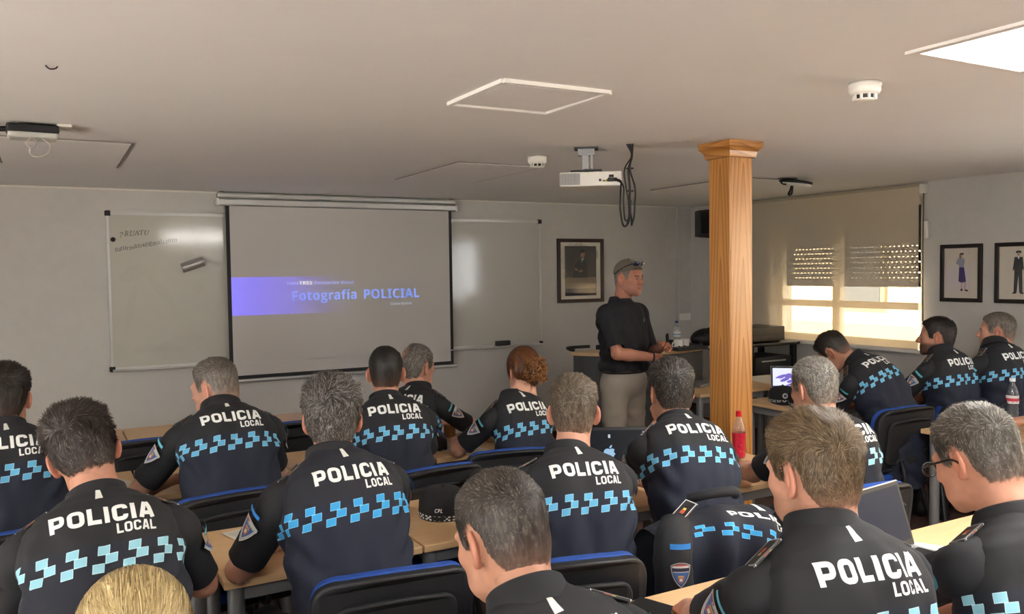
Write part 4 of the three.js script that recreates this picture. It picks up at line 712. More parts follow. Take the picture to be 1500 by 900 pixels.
  ts.forEach((t, i) => {
    const row = [], uv = [], pts = []; for (let j = 0; j <= SEG; j++) pts.push(surf(t, -Math.PI + j / SEG * 2 * Math.PI));
    const arc = [0]; for (let j = 1; j <= SEG; j++) arc.push(arc[j - 1] + pts[j].distanceTo(pts[j - 1])); const mid = arc[SEG / 2];
    for (let j = 0; j <= SEG; j++) { row.push([pts[j].x, pts[j].y, pts[j].z]); uv.push([0.5 + (arc[j] - mid) / SPAN, 1 - down[i] / SPAN]); }
    rows.push(row); uvs.push(uv);
  });
  const shirt = part(G, o.plain ? 'polo_shirt' : 'shirt', skinRings(rows, uvs), o.plain ? plainCloth : shirtMats[o.print ?? 0], o.plain ? undefined : 'dark shirt with POLICIA LOCAL and blue checker print');
  // ---- neck, head
  const hq = new THREE.Quaternion().setFromEuler(new THREE.Euler((o.head[1] ?? 0) * Math.PI / 180, -(o.head[0] - o.yaw) * Math.PI / 180, -(o.head[2] ?? 0) * Math.PI / 180, 'YXZ')), hs = o.hscale ?? 1;
  const HM = new THREE.Matrix4().compose(Hd, hq, V(hs, hs, hs)), hp = (x, y, z) => V(x, y, z).applyMatrix4(HM);
  const head = makeHead(o, o.near ? (o.fine ?? 0.0035) : 0.0046), sk = lin(o.skin ?? '#b98a72');
  // ---- arms
  const sh = {}, fS = frame(0.825);
  for (const s of [-1, 1]) sh[s] = fS.c.clone().addScaledVector(fS.X, s * 0.168 * ws).addScaledVector(fS.Z, -0.012);
  const arms = {}; for (const s of [-1, 1]) {
    const A = (s < 0 ? o.armL : o.armR) ?? {}, edge = o.edge ?? 0.28;
    let e = A.eW ? loc(A.eW) : A.e ? V(...A.e) : V(s * 0.255 * ws, TH + 0.05, -edge - 0.02), w = A.wW ? loc(A.wW) : A.w ? V(...A.w) : V(s * 0.1, TH + 0.04, -edge - 0.2);
    const du = e.clone().sub(sh[s]), U = o.upper ?? 0.29, Fo = 0.25; if (du.length() > U * 1.06 || du.length() < U * 0.8) e = sh[s].clone().addScaledVector(du.normalize(), U);
    const df = w.clone().sub(e); if (df.length() > Fo * 1.06 || df.length() < Fo * 0.85) w = e.clone().addScaledVector(df.normalize(), Fo); arms[s] = { e, w, hand: A.hand ?? 'relaxed', up: A.up ? V(...A.up) : V(s * 0.15, 1, 0), dir: A.dir ? V(...A.dir) : null };
  }
  const nb = hp(0, -0.05, 0.03), nk = B(0.93), pr = [];
  const pts = [...[-1, 1].flatMap((s) => [sh[s], arms[s].e, arms[s].w]), nk, nb, B(0.2)];
  const core = [[B(0.15), B(0.5), 0.08, 0.075], [B(0.5), B(0.82), 0.075, 0.07], [B(0.82), nk, 0.08, 0.06], [nk, nb, 0.058, 0.054], [sh[-1], B(0.84), 0.045, 0.07], [sh[1], B(0.84), 0.045, 0.07]].map(([a, b, c, d]) => [a.toArray(), b.toArray(), c, d]);
  const limb = (s) => { const { e, w } = arms[s], m = e.clone().lerp(w, 0.3); return [[sh[s], e, 0.046, 0.039], [e, m, 0.039, 0.041], [m, w, 0.041, 0.0265]].map(([a, b, c, d]) => [a.toArray(), b.toArray(), c, d]); };
  const LL = limb(-1), RR = limb(1), bb = new THREE.Box3().setFromPoints(pts).expandByScalar(0.11);
  const bodySDF = (x, y, z) => { let d = 1; for (const q of core) d = smin(d, cone(x, y, z, ...q), 0.03); let l = 1; for (const q of LL) l = smin(l, cone(x, y, z, ...q), 0.015); let r = 1; for (const q of RR) r = smin(r, cone(x, y, z, ...q), 0.015); return smin(smin(d, l, 0.02), r, 0.02); };
  const skin = paint(nets(bodySDF, bb.min.toArray(), bb.max.toArray(), o.near ? 0.011 : 0.014), (x, y, z) => { const n = 0.92 + 0.16 * noise(x * 60, y * 60, z * 60); return sk.map((q) => q * n); });
  const hg = head.geo.clone().applyMatrix4(HM), parts = [skin.toNonIndexed(), hg];
  for (const s of [-1, 1]) { const a = arms[s]; parts.push(placeHand(a.hand, s < 0, a.w, a.dir ?? a.w.clone().sub(a.e), a.up, sk).toNonIndexed()); }
  part(G, 'body', mergeGeometries(parts), skinMat);
  if (o.hair.n !== 0) part(G, 'hair', strands(head, o).applyMatrix4(HM), hairMat);
  // ---- collar
  { const ax = nb.clone().sub(nk).normalize().add(frame(1).T.multiplyScalar(0.8)).normalize(), cx = V(1, 0, 0); cx.addScaledVector(ax, -cx.dot(ax)).normalize(); const cz = cx.clone().cross(ax), base = N.clone().addScaledVector(ax, -0.012);
    const prof = [[0.004, -0.02], [-0.002, 0.02], [-0.004, 0.034], [0.003, 0.038], [0.01, 0.032], [0.017, 0.01], [0.023, -0.014], [0.018, -0.014], [0.01, 0.01]], R = [];
    for (const [dr, h] of prof) { const row = []; for (let j = 0; j <= 40; j++) { const a = -2.55 + j / 40 * 5.1, open = ss(1.9, 2.55, Math.abs(a)), r = 0.062 * (o.neck ?? 1) + dr, p = base.clone().addScaledVector(cx, Math.sin(a) * r * 1.02).addScaledVector(cz, Math.cos(a) * (r + 0.002) - 0.012 * open).addScaledVector(ax, h - 0.035 * open + (dr > 0.01 ? -0.012 * Math.sin(Math.abs(a)) : 0)); row.push([p.x, p.y, p.z]); } R.push(row); }
    part(shirt, 'collar', skinRings(R, null, false), plainCloth); }
  // ---- sleeves, badges, shoulder marks
  for (const s of [-1, 1]) {
    const a0 = frame(0.91).c.clone().addScaledVector(fS.X, s * 0.06 * ws).addScaledVector(fS.Z, -0.01), { e } = arms[s], end = sh[s].clone().lerp(e, o.sleeve ?? 0.8), jt = sh[s].clone().addScaledVector(fS.X, s * 0.012);
    const { geo, frames, cv } = tubeSkin([a0, jt, sh[s].clone().lerp(e, 0.3), end], (t) => mix(mix(0.04, 0.06, ss(0, 0.35, t)), 0.06, ss(0.35, 0.9, t)) * mix(1, ws, 0.5), 26, 28, 0.008, seed + s);
    const cuff = tubeSkin([end.clone(), end.clone().lerp(e, -0.02), end.clone().lerp(sh[s], 0.25)], () => 0.052, 3, 20).geo;
    part(shirt, 'sleeve', geo, plainCloth);
    if (o.plain) continue;
    // shield badge wraps the outer side of the sleeve
    const outward = (f) => { const d = fS.X.clone().multiplyScalar(s).addScaledVector(f.T, -fS.X.dot(f.T) * s).normalize(); return d; };
    const patch = (t0, t1, half, lift) => { const R = [], U = []; for (let i = 0; i <= 10; i++) { const t = mix(t0, t1, i / 10), c = cv.getPoint(t), T = cv.getTangent(t), d = fS.X.clone().multiplyScalar(s).add(V(0, 0, 0.12)); d.addScaledVector(T, -d.dot(T)).normalize(); const e2 = T.clone().cross(d), row = [], u = []; for (let j = 0; j <= 12; j++) { const an = mix(-half, half, j / 12), r = mix(mix(0.04, 0.06, ss(0, 0.35, t)), 0.06, ss(0.35, 0.9, t)) * mix(1, ws, 0.5) + lift; row.push(c.clone().addScaledVector(d, Math.cos(an) * r).addScaledVector(e2, -Math.sin(an) * r).toArray()); u.push([j / 12, 1 - i / 10]); } R.push(row); U.push(u); } return skinRings(R, U, false); };
    part(shirt, 'arm_badge', patch(0.5, 0.84, 0.62, 0.0115), shieldMats[o.badge ?? 0], 'shield shaped arm badge');
    part(shirt, 'arm_stripe', patch(0.425, 0.452, 0.4, 0.0115), o.print === 2 ? barBlue : barMat, 'light blue arm stripe');
    const q0 = surf(0.958, s * Math.PI / 2), q1 = surf(0.845, s * Math.PI / 2).addScaledVector(fS.T, 0.035), dir = q1.clone().sub(q0).normalize(), zz = fS.Z.clone(), yy = zz.clone().cross(dir).normalize().multiplyScalar(s), ep = new RoundedBoxGeometry(0.09, 0.006, 0.044, 1, 0.0025);
    ep.applyMatrix4(new THREE.Matrix4().makeBasis(dir, yy, dir.clone().cross(yy)).setPosition(q0.clone().lerp(q1, 0.52).addScaledVector(yy, 0.007)));
    part(shirt, 'shoulder_mark', ep, epauletteMat, 'shoulder board with pale border');
  }
  // ---- legs
  if (!o.standing) {
    const reach = o.reach ?? 0.42; part(G, 'trousers', seatedTrousers(reach), trouserMat);
    for (const s of [-1, 1]) { const m = part(G, 'shoe', SHOE, M.black); m.position.set(s * 0.14, 0, -reach + 0.02); }
    if (o.mark) { const m = part(G, 'trouser_mark', new THREE.PlaneGeometry(0.075, 0.034), cplMat, 'white CPL lettering on the trousers'); m.position.set(...o.mark); m.setRotationFromMatrix(new THREE.Matrix4().makeBasis(V(0, 0, 1), V(0.92, 0.39, 0), V(-0.39, 0.92, 0))); }
  }
  return { G, HM, hp, B, N, frame, arms, surf, shirt, loc };
}
const cplTex = canvas(256, 104, (c, w, h) => { c.clearRect(0, 0, w, h); c.fillStyle = '#e8e8e6'; c.font = 'italic bold 100px sans-serif'; c.textAlign = 'center'; c.fillText('CPL', w / 2, 90); });
const cplMat = std(0xffffff, 0.7, { map: cplTex, alphaTest: 0.4, side: THREE.DoubleSide });

// ------------------------------------------------------------------ the officers
const folk = {};
const who = (id, o) => { folk[id] = person(o); };
// middle row, from the plain wall side to the pillar
who('spiky', { label: 'seated officer with spiky dark hair bending over the table', N: [0.1, 1.092, -2.46], H: [0.074, 1.2, -2.55], pel: [0.12, -2.24], tilt: 0.04, yaw: 0, head: [0, -24, -14], ws: 1.12, print: 1, near: true, ear: 1.2, skin: '#b07f68',
  hair: { color: '#1d1815', light: '#3a302a', grey: '#6b625a', greyMix: 0.12, n: 9000, top: 0.026, side: 0.017, lift: 0.62, mess: 0.8, flow: [0.2, 0.4, -0.6], width: 0.002 } });
who('wavy', { label: 'seated officer with thick wavy grey hair seen from behind', N: [0.745, 1.125, -2.5], H: [0.769, 1.226, -2.55], pel: [0.765, -2.329], tilt: -0.02, yaw: -6, head: [18, -6, 0], ws: 1.12, print: 2, near: true, ear: 1.1, skin: '#b98870',
  hair: { color: '#2c2927', light: '#4a4541', grey: '#8a857e', greyMix: 0.33, n: 10000, top: 0.028, side: 0.016, nape: 0.5, lift: 0.5, mess: 1.2, curl: 0.7, width: 0.0022 } });
who('cropped', { label: 'seated officer with light brown cropped hair and both ears showing', N: [1.527, 1.062, -2.38], H: [1.589, 1.188, -2.43], pel: [1.493, -2.223], tilt: -0.09, yaw: 12, head: [33, -4, 0], ws: 1.1, print: 0, near: true, ear: 1.35, skin: '#c0907a',
  hair: { color: '#40362c', light: '#6b5d4b', grey: '#8a7f70', greyMix: 0.25, n: 9500, top: 0.018, side: 0.009, nape: 0.4, fade: 0.65, lift: 0.5, mess: 0.9, width: 0.0018 } });
who('pondering', { label: 'seated officer with dark hair resting his chin on his hand', N: [2.146, 1.077, -2.55], H: [2.17, 1.19, -2.61], pel: [2.059, -2.297], tilt: 0.02, yaw: 6, head: [18, -4, 0], ws: 1.06, print: 0, near: true, skin: '#b98a70', armL: { eW: [2.13, 0.79, -2.86], wW: [2.19, 0.98, -2.76], dir: [0.05, 0.95, 0.1], up: [0, 0.1, -1], hand: 'grip' },
  hair: { color: '#1f1c1a', light: '#3d3733', grey: '#7a746c', greyMix: 0.15, n: 9500, top: 0.022, side: 0.012, nape: 0.5, lift: 0.5, mess: 0.8, width: 0.002 }, mark: [-0.105, 0.628, -0.25] });
who('silver', { label: 'seated officer with short silver hair beside the pillar', N: [2.774, 1.06, -2.38], H: [2.784, 1.175, -2.43], pel: [2.769, -2.24], tilt: 0, yaw: 2, head: [6, -8, 0], ws: 1.06, print: 1, near: true, skin: '#b88a74',
  hair: { color: '#4a453f', light: '#6d675e', grey: '#9a958b', greyMix: 0.4, n: 9000, top: 0.016, side: 0.009, nape: 0.4, fade: 0.7, lift: 0.45, mess: 0.7, width: 0.0018 }, armL: { eW: [2.6, 0.79, -2.62], wW: [2.72, 0.785, -2.84] } });
// second row
who('edge', { label: 'seated officer with dark hair beside the plain wall end of the second row', N: [-0.155, 1.124, -3.62], H: [-0.147, 1.228, -3.67], pel: [-0.134, -3.472], tilt: 0.06, yaw: -8, head: [8, -4, 0], ws: 1.08, print: 0, skin: '#b5856e',
  hair: { color: '#1e1a17', light: '#38302a', n: 5000, top: 0.024, side: 0.012, lift: 0.45, width: 0.0028 } });
who('shaved', { label: 'seated officer with short grey hair and shaved sides looking sideways', N: [0.63, 1.12, -3.68], H: [0.616, 1.2, -3.73], pel: [0.648, -3.481], tilt: 0.06, yaw: -5, head: [-44, -10, 0], ws: 1.16, neck: 1.12, print: 0, skin: '#bb8d78',
  hair: { color: '#4f4842', light: '#6d655b', grey: '#8a8378', greyMix: 0.25, n: 4500, top: 0.014, side: 0.003, nape: 0.4, fade: 0.35, cover: 0.6, lift: 0.5, flow: [-0.2, 0.3, -1], width: 0.0026 , vol: 0.008 , volSide: 0.001 }, armL: { e: [-0.33, 0.785, -0.3], w: [-0.14, 0.78, -0.48] } });
who('black', { label: 'seated officer with close cropped black hair below the screen corner', N: [1.352, 1.096, -3.65], H: [1.375, 1.214, -3.7], pel: [1.337, -3.48], tilt: 0.05, yaw: 5, head: [20, -4, 0], ws: 1.06, print: 0, skin: '#ad7d66', ear: 1.15,
  hair: { color: '#151312', light: '#2c2826', n: 5000, top: 0.009, side: 0.006, nape: 0.4, fade: 0.7, lift: 0.4, bald: [0.012, 0.118, 0.045, 0.35, 0.035], width: 0.0026 } });
who('curly', { label: 'seated woman officer with curly auburn ponytail writing on paper', N: [2.038, 1.042, -3.68], H: [2.131, 1.172, -3.73], pel: [2.044, -3.51], tilt: -0.08, yaw: -2, head: [2, -8, 0], ws: 0.92, ds: 0.9, hscale: 0.95, print: 0, neck: 0.82, skin: '#c2937c', armL: { eW: [1.78, 0.79, -3.78], wW: [1.88, 0.785, -4.0], hand: 'grip' },
  hair: { color: '#3a2114', light: '#7a4a28', n: 7000, top: 0.05, side: 0.05, nape: 0.7, long: 0.012, vol: 0.012, volSide: 0.01, lift: 0.03, liftSide: 0.03, mess: 0.25, flow: [0, -0.1, 1], width: 0.003 } });
// front row
who('balding', { label: 'seated older officer with balding grey head turned towards the speaker', N: [1.807, 1.03, -4.35], H: [1.828, 1.148, -4.4], pel: [1.736, -4.279], yaw: 58, head: [66, -4, 0], ws: 0.92, print: 0, skin: '#b98a74',
  hair: { color: '#4a4540', light: '#5f5952', grey: '#87827a', greyMix: 0.5, n: 4500, top: 0.014, side: 0.012, lift: 0.35, recede: 0.03, bald: [-0.03, 0.075, 0.075, 0.85, 0.06], width: 0.0028 } });
// rear row
who('bowed', { fine: 0.003, label: 'seated officer with short dark hair and deeply bowed head', N: [0.746, 1.085, -1.3], H: [0.748, 1.172, -1.4], pel: [0.771, -1.139], yaw: 4, head: [-12, -20, 0], ws: 1.08, print: 1, near: true, skin: '#b5846c', ear: 1.2,
  hair: { color: '#2a2521', light: '#4a423b', grey: '#7a7268', greyMix: 0.12, n: 15000, top: 0.011, side: 0.006, nape: 0.35, fade: 0.6, lift: 0.5, mess: 0.7, width: 0.0013 }, armR: { eW: [1.08, 0.79, -1.6], wW: [1.26, 0.785, -1.76] } });
who('sandy', { fine: 0.003, label: 'seated officer with sandy brown hair and stubble with arm badge showing', N: [1.398, 1.139, -1.2], H: [1.429, 1.238, -1.25], pel: [1.364, -1.064], tilt: -0.08, yaw: 14, head: [0, -8, 0], ws: 1.1, print: 1, near: true, badge: 0, skin: '#c39079', beard: 0.5, beardColor: '#8a6a52',
  hair: { color: '#40321f', light: '#6f5a40', grey: '#84725a', greyMix: 0.25, n: 17000, top: 0.026, side: 0.012, nape: 0.35, fade: 0.5, lift: 0.4, mess: 0.8, flow: [-0.1, 0.15, -1], width: 0.0014 }, armL: { eW: [1.3, 0.83, -1.5], wW: [1.45, 0.79, -1.68] } });
const glassesMan = (who('spectacles', { fine: 0.003, label: 'seated officer with greying hair and dark rimmed spectacles', N: [1.95, 1.085, -1.13], H: [1.964, 1.21, -1.22], pel: [1.87, -0.97], yaw: 2, head: [4, -22, 0], ws: 1.16, print: 1, near: true, badge: 0, neck: 1.1, fat: 0.004, skin: '#bc8870',
  hair: { color: '#3c362f', light: '#575048', grey: '#8f897f', greyMix: 0.28, greySide: 0.5, n: 16000, top: 0.018, side: 0.009, nape: 0.4, fade: 0.75, lift: 0.3, mess: 0.6, flow: [0.3, 0.1, -0.9], width: 0.0015 }, armL: { eW: [1.95, 0.8, -1.45], wW: [2.2, 0.785, -1.58] } }), folk.spectacles);
who('blonde', { label: 'seated officer with smooth blonde hair tied back', N: [0.084, 1.09, -1.25], H: [0.094, 1.14, -1.3], pel: [0.084, -1.13], yaw: 0, head: [4, -8, 0], ws: 0.92, hscale: 0.94, print: 1, near: true, neck: 0.82, skin: '#c69a84',
  hair: { color: '#8a734a', light: '#d6c08c', n: 15000, top: 0.07, side: 0.06, nape: 0.8, long: 0.012, vol: 0.012, volSide: 0.01, lift: 0.02, liftSide: 0.02, mess: 0.22, flow: [0, -0.05, 1], cover: 1, fade: 1, width: 0.0018 } });
// by the window
who('stooping', { label: 'seated officer with short dark hair stooping low over the table', N: [4.36, 1.1, -3.5], H: [4.3, 1.15, -3.6], pel: [4.46, -3.23], tilt: -0.1, yaw: 4, head: [-18, -42, -6], ws: 1.1, print: 0, skin: '#a97a62', slouch: 0.06,
  hair: { color: '#1f1a17', light: '#3a322c', n: 5000, top: 0.014, side: 0.006, nape: 0.35, fade: 0.4, lift: 0.45, width: 0.0028 } });
who('bearded', { label: 'seated officer with dark hair and beard in profile by the window', N: [4.93, 1.135, -3.3], H: [4.961, 1.226, -3.35], pel: [4.926, -3.18], yaw: 2, head: [-32, 0, 0], ws: 1.1, print: 0, beard: 0.8, tilt: -0.06, skin: '#ad7a62',
  hair: { color: '#1c1714', light: '#352c26', n: 5000, top: 0.015, side: 0.008, lift: 0.45, width: 0.003 } });
who('ashen', { label: 'seated officer with cropped ash grey hair below the framed prints', N: [5.254, 1.172, -3.15], H: [5.357, 1.25, -3.2], pel: [5.251, -3.05], yaw: 2, head: [-30, 0, 0], ws: 1.1, print: 0, skin: '#b8856e',
  hair: { color: '#4f463f', light: '#6d655b', grey: '#857d73', greyMix: 0.4, n: 4500, top: 0.01, side: 0.004, nape: 0.35, fade: 0.4, cover: 0.7, lift: 0.45, width: 0.003 } });
who('leaning', { label: 'officer resting a clenched hand on the aisle end of the window side table', N: [5.0, 1.12, -2.3], H: [5.02, 1.24, -2.36], pel: [4.98, -2.12], yaw: 0, head: [-20, 0, 0], ws: 1.05, print: 0, skin: '#b98a72', armL: { eW: [4.86, 0.79, -2.58], wW: [4.72, 0.785, -2.76], hand: 'grip' }, armR: { eW: [5.26, 0.79, -2.5], wW: [5.16, 0.785, -2.7] },
  hair: { color: '#2a2521', light: '#453d37', n: 4000, top: 0.02, side: 0.01, width: 0.003 } });

// spectacles
{
  const f = folk.spectacles, fr = [], gl = phy(0xffffff, 0.02, { transmission: 1, thickness: 0 });
  const ring = (s) => { const t = new THREE.TorusGeometry(0.024, 0.0024, 8, 28).scale(1.05, 0.72, 1).translate(s * 0.033, -0.004, -0.112); return t; };
  const g = merge([ring(-1), ring(1), tube([[-0.01, 0.0, -0.112], [0, 0.004, -0.115], [0.01, 0.0, -0.112]], 0.002, 8, 6), tube([[-0.058, 0.002, -0.11], [-0.074, 0.004, -0.09], [-0.08, 0.006, -0.02], [-0.082, 0.004, 0.0], [-0.08, -0.012, 0.02]], 0.0026, 20, 6), tube([[0.058, 0.002, -0.11], [0.074, 0.004, -0.09], [0.08, 0.006, -0.02], [0.082, 0.004, 0.0], [0.08, -0.012, 0.02]], 0.0026, 20, 6)]);
  const m = part(f.G, 'spectacles', g.applyMatrix4(f.HM), M.black, 'dark rimmed spectacles');
  for (const s of [-1, 1]) part(m, 'lens', new THREE.CircleGeometry(0.023, 24).scale(1.05, 0.72, 1).translate(s * 0.033, -0.004, -0.112).applyMatrix4(f.HM), gl);
}
// curly ponytail and tied-back blonde knot
{
  const f = folk.curly, ring = [], cA = lin('#5e3a20'), cB = lin('#a5713f'), geos = [];
  for (let i = 0; i < 230; i++) {
    const a = rr(0, 6.283), e = rr(-0.9, 1), R = 0.05, c = V(0.012 + R * Math.cos(a) * Math.sqrt(1 - e * e * 0.6), -0.01 + e * 0.058, 0.125 + R * 0.8 * Math.sin(a) * Math.sqrt(1 - e * e * 0.6)), pts = [], cr = rr(0.006, 0.012), ph = rr(0, 6), st = V(rr(-1, 1), rr(-1.4, 0.5), rr(-0.6, 0.8)).normalize().multiplyScalar(rr(0.03, 0.06)), p1 = V(-st.y, st.x, 0.3).normalize(), p2 = st.clone().normalize().cross(p1);
    for (let k = 0; k <= 14; k++) { const t = k / 14; pts.push(c.clone().addScaledVector(st, t - 0.5).addScaledVector(p1, Math.cos(ph + t * 11) * cr).addScaledVector(p2, Math.sin(ph + t * 11) * cr)); }
    const g = new THREE.TubeGeometry(new THREE.CatmullRomCurve3(pts), 20, rr(0.0016, 0.0028), 4); g.deleteAttribute('uv'); const w = rnd(); paint(g, () => cA.map((q, j) => mix(q, cB[j], w))); geos.push(g.toNonIndexed());
  }
  part(f.G, 'ponytail', mergeGeometries(geos).applyMatrix4(f.HM), hairMat, 'curly auburn ponytail');
  const core = new THREE.SphereGeometry(0.045, 20, 14).scale(1, 1.25, 0.9).translate(0.012, -0.01, 0.122); core.deleteAttribute('uv'); paint(core, () => lin('#3a2114')); part(f.G, 'ponytail_core', core.applyMatrix4(f.HM), hairMat);
}

// ------------------------------------------------------------------ the speaker
{
  const P = person({ label: 'standing speaker in grey cap and black polo shirt with clasped hands', standing: true, plain: true, N: [3.42, 1.465, -4.63], H: [3.468, 1.625, -4.6], pel: [3.42, -4.61], yaw: 170, hip: 1.02, tmin: -0.04, head: [163, -4, 0], ws: 1.08, ds: 1.0, belly: 0.03, slouch: 0.0, bend: 0.5, upper: 0.31, sleeve: 0.86, skin: '#b57d66', fat: 0.004, neck: 1.08, beard: 0.15, beardColor: '#8d8279', near: true,
    armR: { eW: [3.25, 1.13, -4.44], wW: [3.5, 1.1, -4.33], hand: 'grip' }, armL: { eW: [3.66, 1.17, -4.64], wW: [3.6, 1.17, -4.38], hand: 'grip', up: [-0.5, 0.8, -0.3] }, hair: { color: '#6d655c', light: '#8d857a', n: 2500, vol: 0.002, volSide: 0.003, top: 0.006, side: 0.006, width: 0.003, recede: 0.04, cover: 0.4, brow: '#5a4a3e' } });
  const G = P.G, khaki = std(0x9d9488, 0.85);
  part(G, 'trousers', nets((x, y, z) => { const ax = Math.abs(x); let d = ell(x, y, z, 0, 0.93, -0.01, 0.178, 0.12, 0.135); d = smin(d, cone(ax, y, z, [0.085, 0.88, 0], [0.1, 0.48, -0.01], 0.095, 0.072), 0.04); d = smin(d, cone(ax, y, z, [0.1, 0.48, -0.01], [0.11, 0.08, 0.02], 0.072, 0.062), 0.03); d = smax(d, y - 1.01, 0.01); return d + 0.004 * Math.sin(y * 55 + 8 * noise(x * 12, y * 9, z * 12)) * ss(0.95, 0.6, y); }, [-0.23, 0.03, -0.2], [0.23, 1.03, 0.19], 0.011), khaki);
  part(G, 'belt', new THREE.TorusGeometry(0.158, 0.014, 8, 40).rotateX(Math.PI / 2).scale(1.06, 1, 0.86).translate(0, 1.0, -0.008), std(0x3a2d24, 0.5));
  for (const s of [-1, 1]) { const m = part(G, 'shoe', SHOE, std(0x2b2522, 0.6)); m.position.set(s * 0.11, 0, 0.0); }
  // cap
  const capM = std(0x6d655a, 0.9);
  const dome = nets((x, y, z) => { let d = ell(x, y, z, 0, 0.03, 0.012, 0.083, 0.098, 0.107); d = smax(d, -(y - 0.042 - 0.22 * (-z - 0.0)), 0.006); d = Math.max(d, -ell(x, y, z, 0, 0.03, 0.012, 0.078, 0.092, 0.1)); const vy = y - 0.072 - 0.0 + 0.1 * (-z - 0.1) + 4.5 * x * x; const vis = Math.max(Math.hypot(x / 0.078, (z + 0.085) / 0.088) - 1, 0) * 0.07; const plate = Math.max(Math.abs(vy) - 0.0028, vis, z + 0.07); return smin(d, plate, 0.006); }, [-0.1, -0.02, -0.2], [0.1, 0.14, 0.13], 0.003);
  const cap = part(G, 'cap', dome.applyMatrix4(P.HM), capM, 'grey baseball cap');
  part(cap, 'cap_button', new THREE.SphereGeometry(0.007, 12, 8).scale(1, 0.5, 1).translate(0, 0.129, 0.012).applyMatrix4(P.HM), capM);
  const gm = phy(0x0a1a4a, 0.12, { clearcoat: 1 }), g2 = merge([-1, 1].map((s) => new THREE.SphereGeometry(0.028, 18, 12).scale(1.1, 0.62, 0.35).rotateX(-0.5).rotateY(s * -0.35).translate(s * 0.034, 0.1, -0.082)));
  const sg = part(G, 'sunglasses', g2.applyMatrix4(P.HM), gm, 'blue mirrored sunglasses resting on the cap'); for (const s of [-1, 1]) part(sg, 'temple_arm', tube([[s * 0.062, 0.1, -0.07], [s * 0.086, 0.075, -0.02], [s * 0.088, 0.045, 0.03], [s * 0.082, 0.02, 0.06]], 0.0035, 20, 6).applyMatrix4(P.HM), M.black);
  // bracelet and remote
  const a = P.arms[1], d = a.w.clone().sub(a.e).normalize(), br = new THREE.TorusGeometry(0.032, 0.006, 8, 28); br.applyMatrix4(new THREE.Matrix4().makeRotationFromQuaternion(new THREE.Quaternion().setFromUnitVectors(V(0, 0, 1), d)).setPosition(a.w.clone().addScaledVector(d, -0.012))); part(G, 'wristband', br, M.black);
  const aL = P.arms[-1], mid = aL.w.clone().addScaledVector(aL.w.clone().sub(aL.e).normalize(), 0.08);
  const wp = P.G.localToWorld(mid.clone()); // remote held in the far hand
  P.G.updateMatrixWorld(); const w2 = mid.clone().applyMatrix4(P.G.matrixWorld); const rm = single('remote_control', 'slim black remote held in the hands of the speaker', 'remote', rbox(0.024, 0.13, 0.014, 0.005), M.blackPlastic, [w2.x, w2.y + 0.02, w2.z]); rm.rotation.set(0.3, 0.4, 0.5);
  const lg = part(G, 'chest_logo', new THREE.PlaneGeometry(0.04, 0.03), std(0xffffff, 0.7, { alphaTest: 0.5, map: canvas(96, 72, (c) => { c.clearRect(0, 0, 96, 72); c.fillStyle = '#b9bec4'; c.fillRect(30, 6, 36, 30); c.fillStyle = '#17181c'; c.fillRect(40, 14, 16, 14); c.fillStyle = '#b9bec4'; c.fillRect(12, 44, 72, 8); c.fillRect(20, 58, 56, 6); }) }));
  const sp = P.surf(0.7, Math.PI * 0.79 * -1, 0.004); lg.position.copy(sp); lg.rotation.y = Math.PI + 0.5;
}

// ------------------------------------------------------------------ chairs
chair(0.58, -3.5, -6, 'blue topped chair under the officer with shaved sides');
chair(0.85, -2.38, 8, 'blue topped chair under the officer with wavy grey hair');
chair(1.42, -3.46, -4, 'blue topped chair under the officer with close cropped black hair');
chair(1.93, -3.58, 14, 'blue topped chair under the curly haired woman');
chair(1.35, -2.2, 14, 'blue topped chair under the officer with light brown cropped hair');
chair(2.02, -2.32, 10, 'chair with a jacket draped over its back');
chair(2.72, -2.3, 6, 'blue topped chair under the officer with silver hair');
chair(4.42, -3.36, 4, 'dark chair behind the stooping officer by the window');
chair(4.98, -3.34, 4, 'dark chair behind the bearded officer by the window');
chair(5.3, -3.2, 4, 'dark chair behind the officer with ash grey hair');
chair(-0.13, -3.36, -8, 'blue topped chair at the plain wall end of the second row');
chair(0.13, -2.26, -4, 'chair under the officer with spiky dark hair');
chair(0.46, -4.8, 4, 'empty chair facing the whiteboard beside the officer with shaved sides');
chair(1.18, -4.88, 0, 'empty chair facing the screen in the front row');
chair(1.75, -4.32, 35, 'chair under the balding officer in the front row');
chair(0.76, -1.1, 10, 'chair under the officer with deeply bowed head');
chair(1.37, -1.02, 20, 'chair under the officer with sandy brown hair');
chair(1.87, -0.93, 6, 'chair under the officer with spectacles');
chair(0.09, -1.1, 0, 'chair under the blonde officer');
chair(4.98, -2.12, 0, 'chair under the officer resting a clenched hand at the aisle');

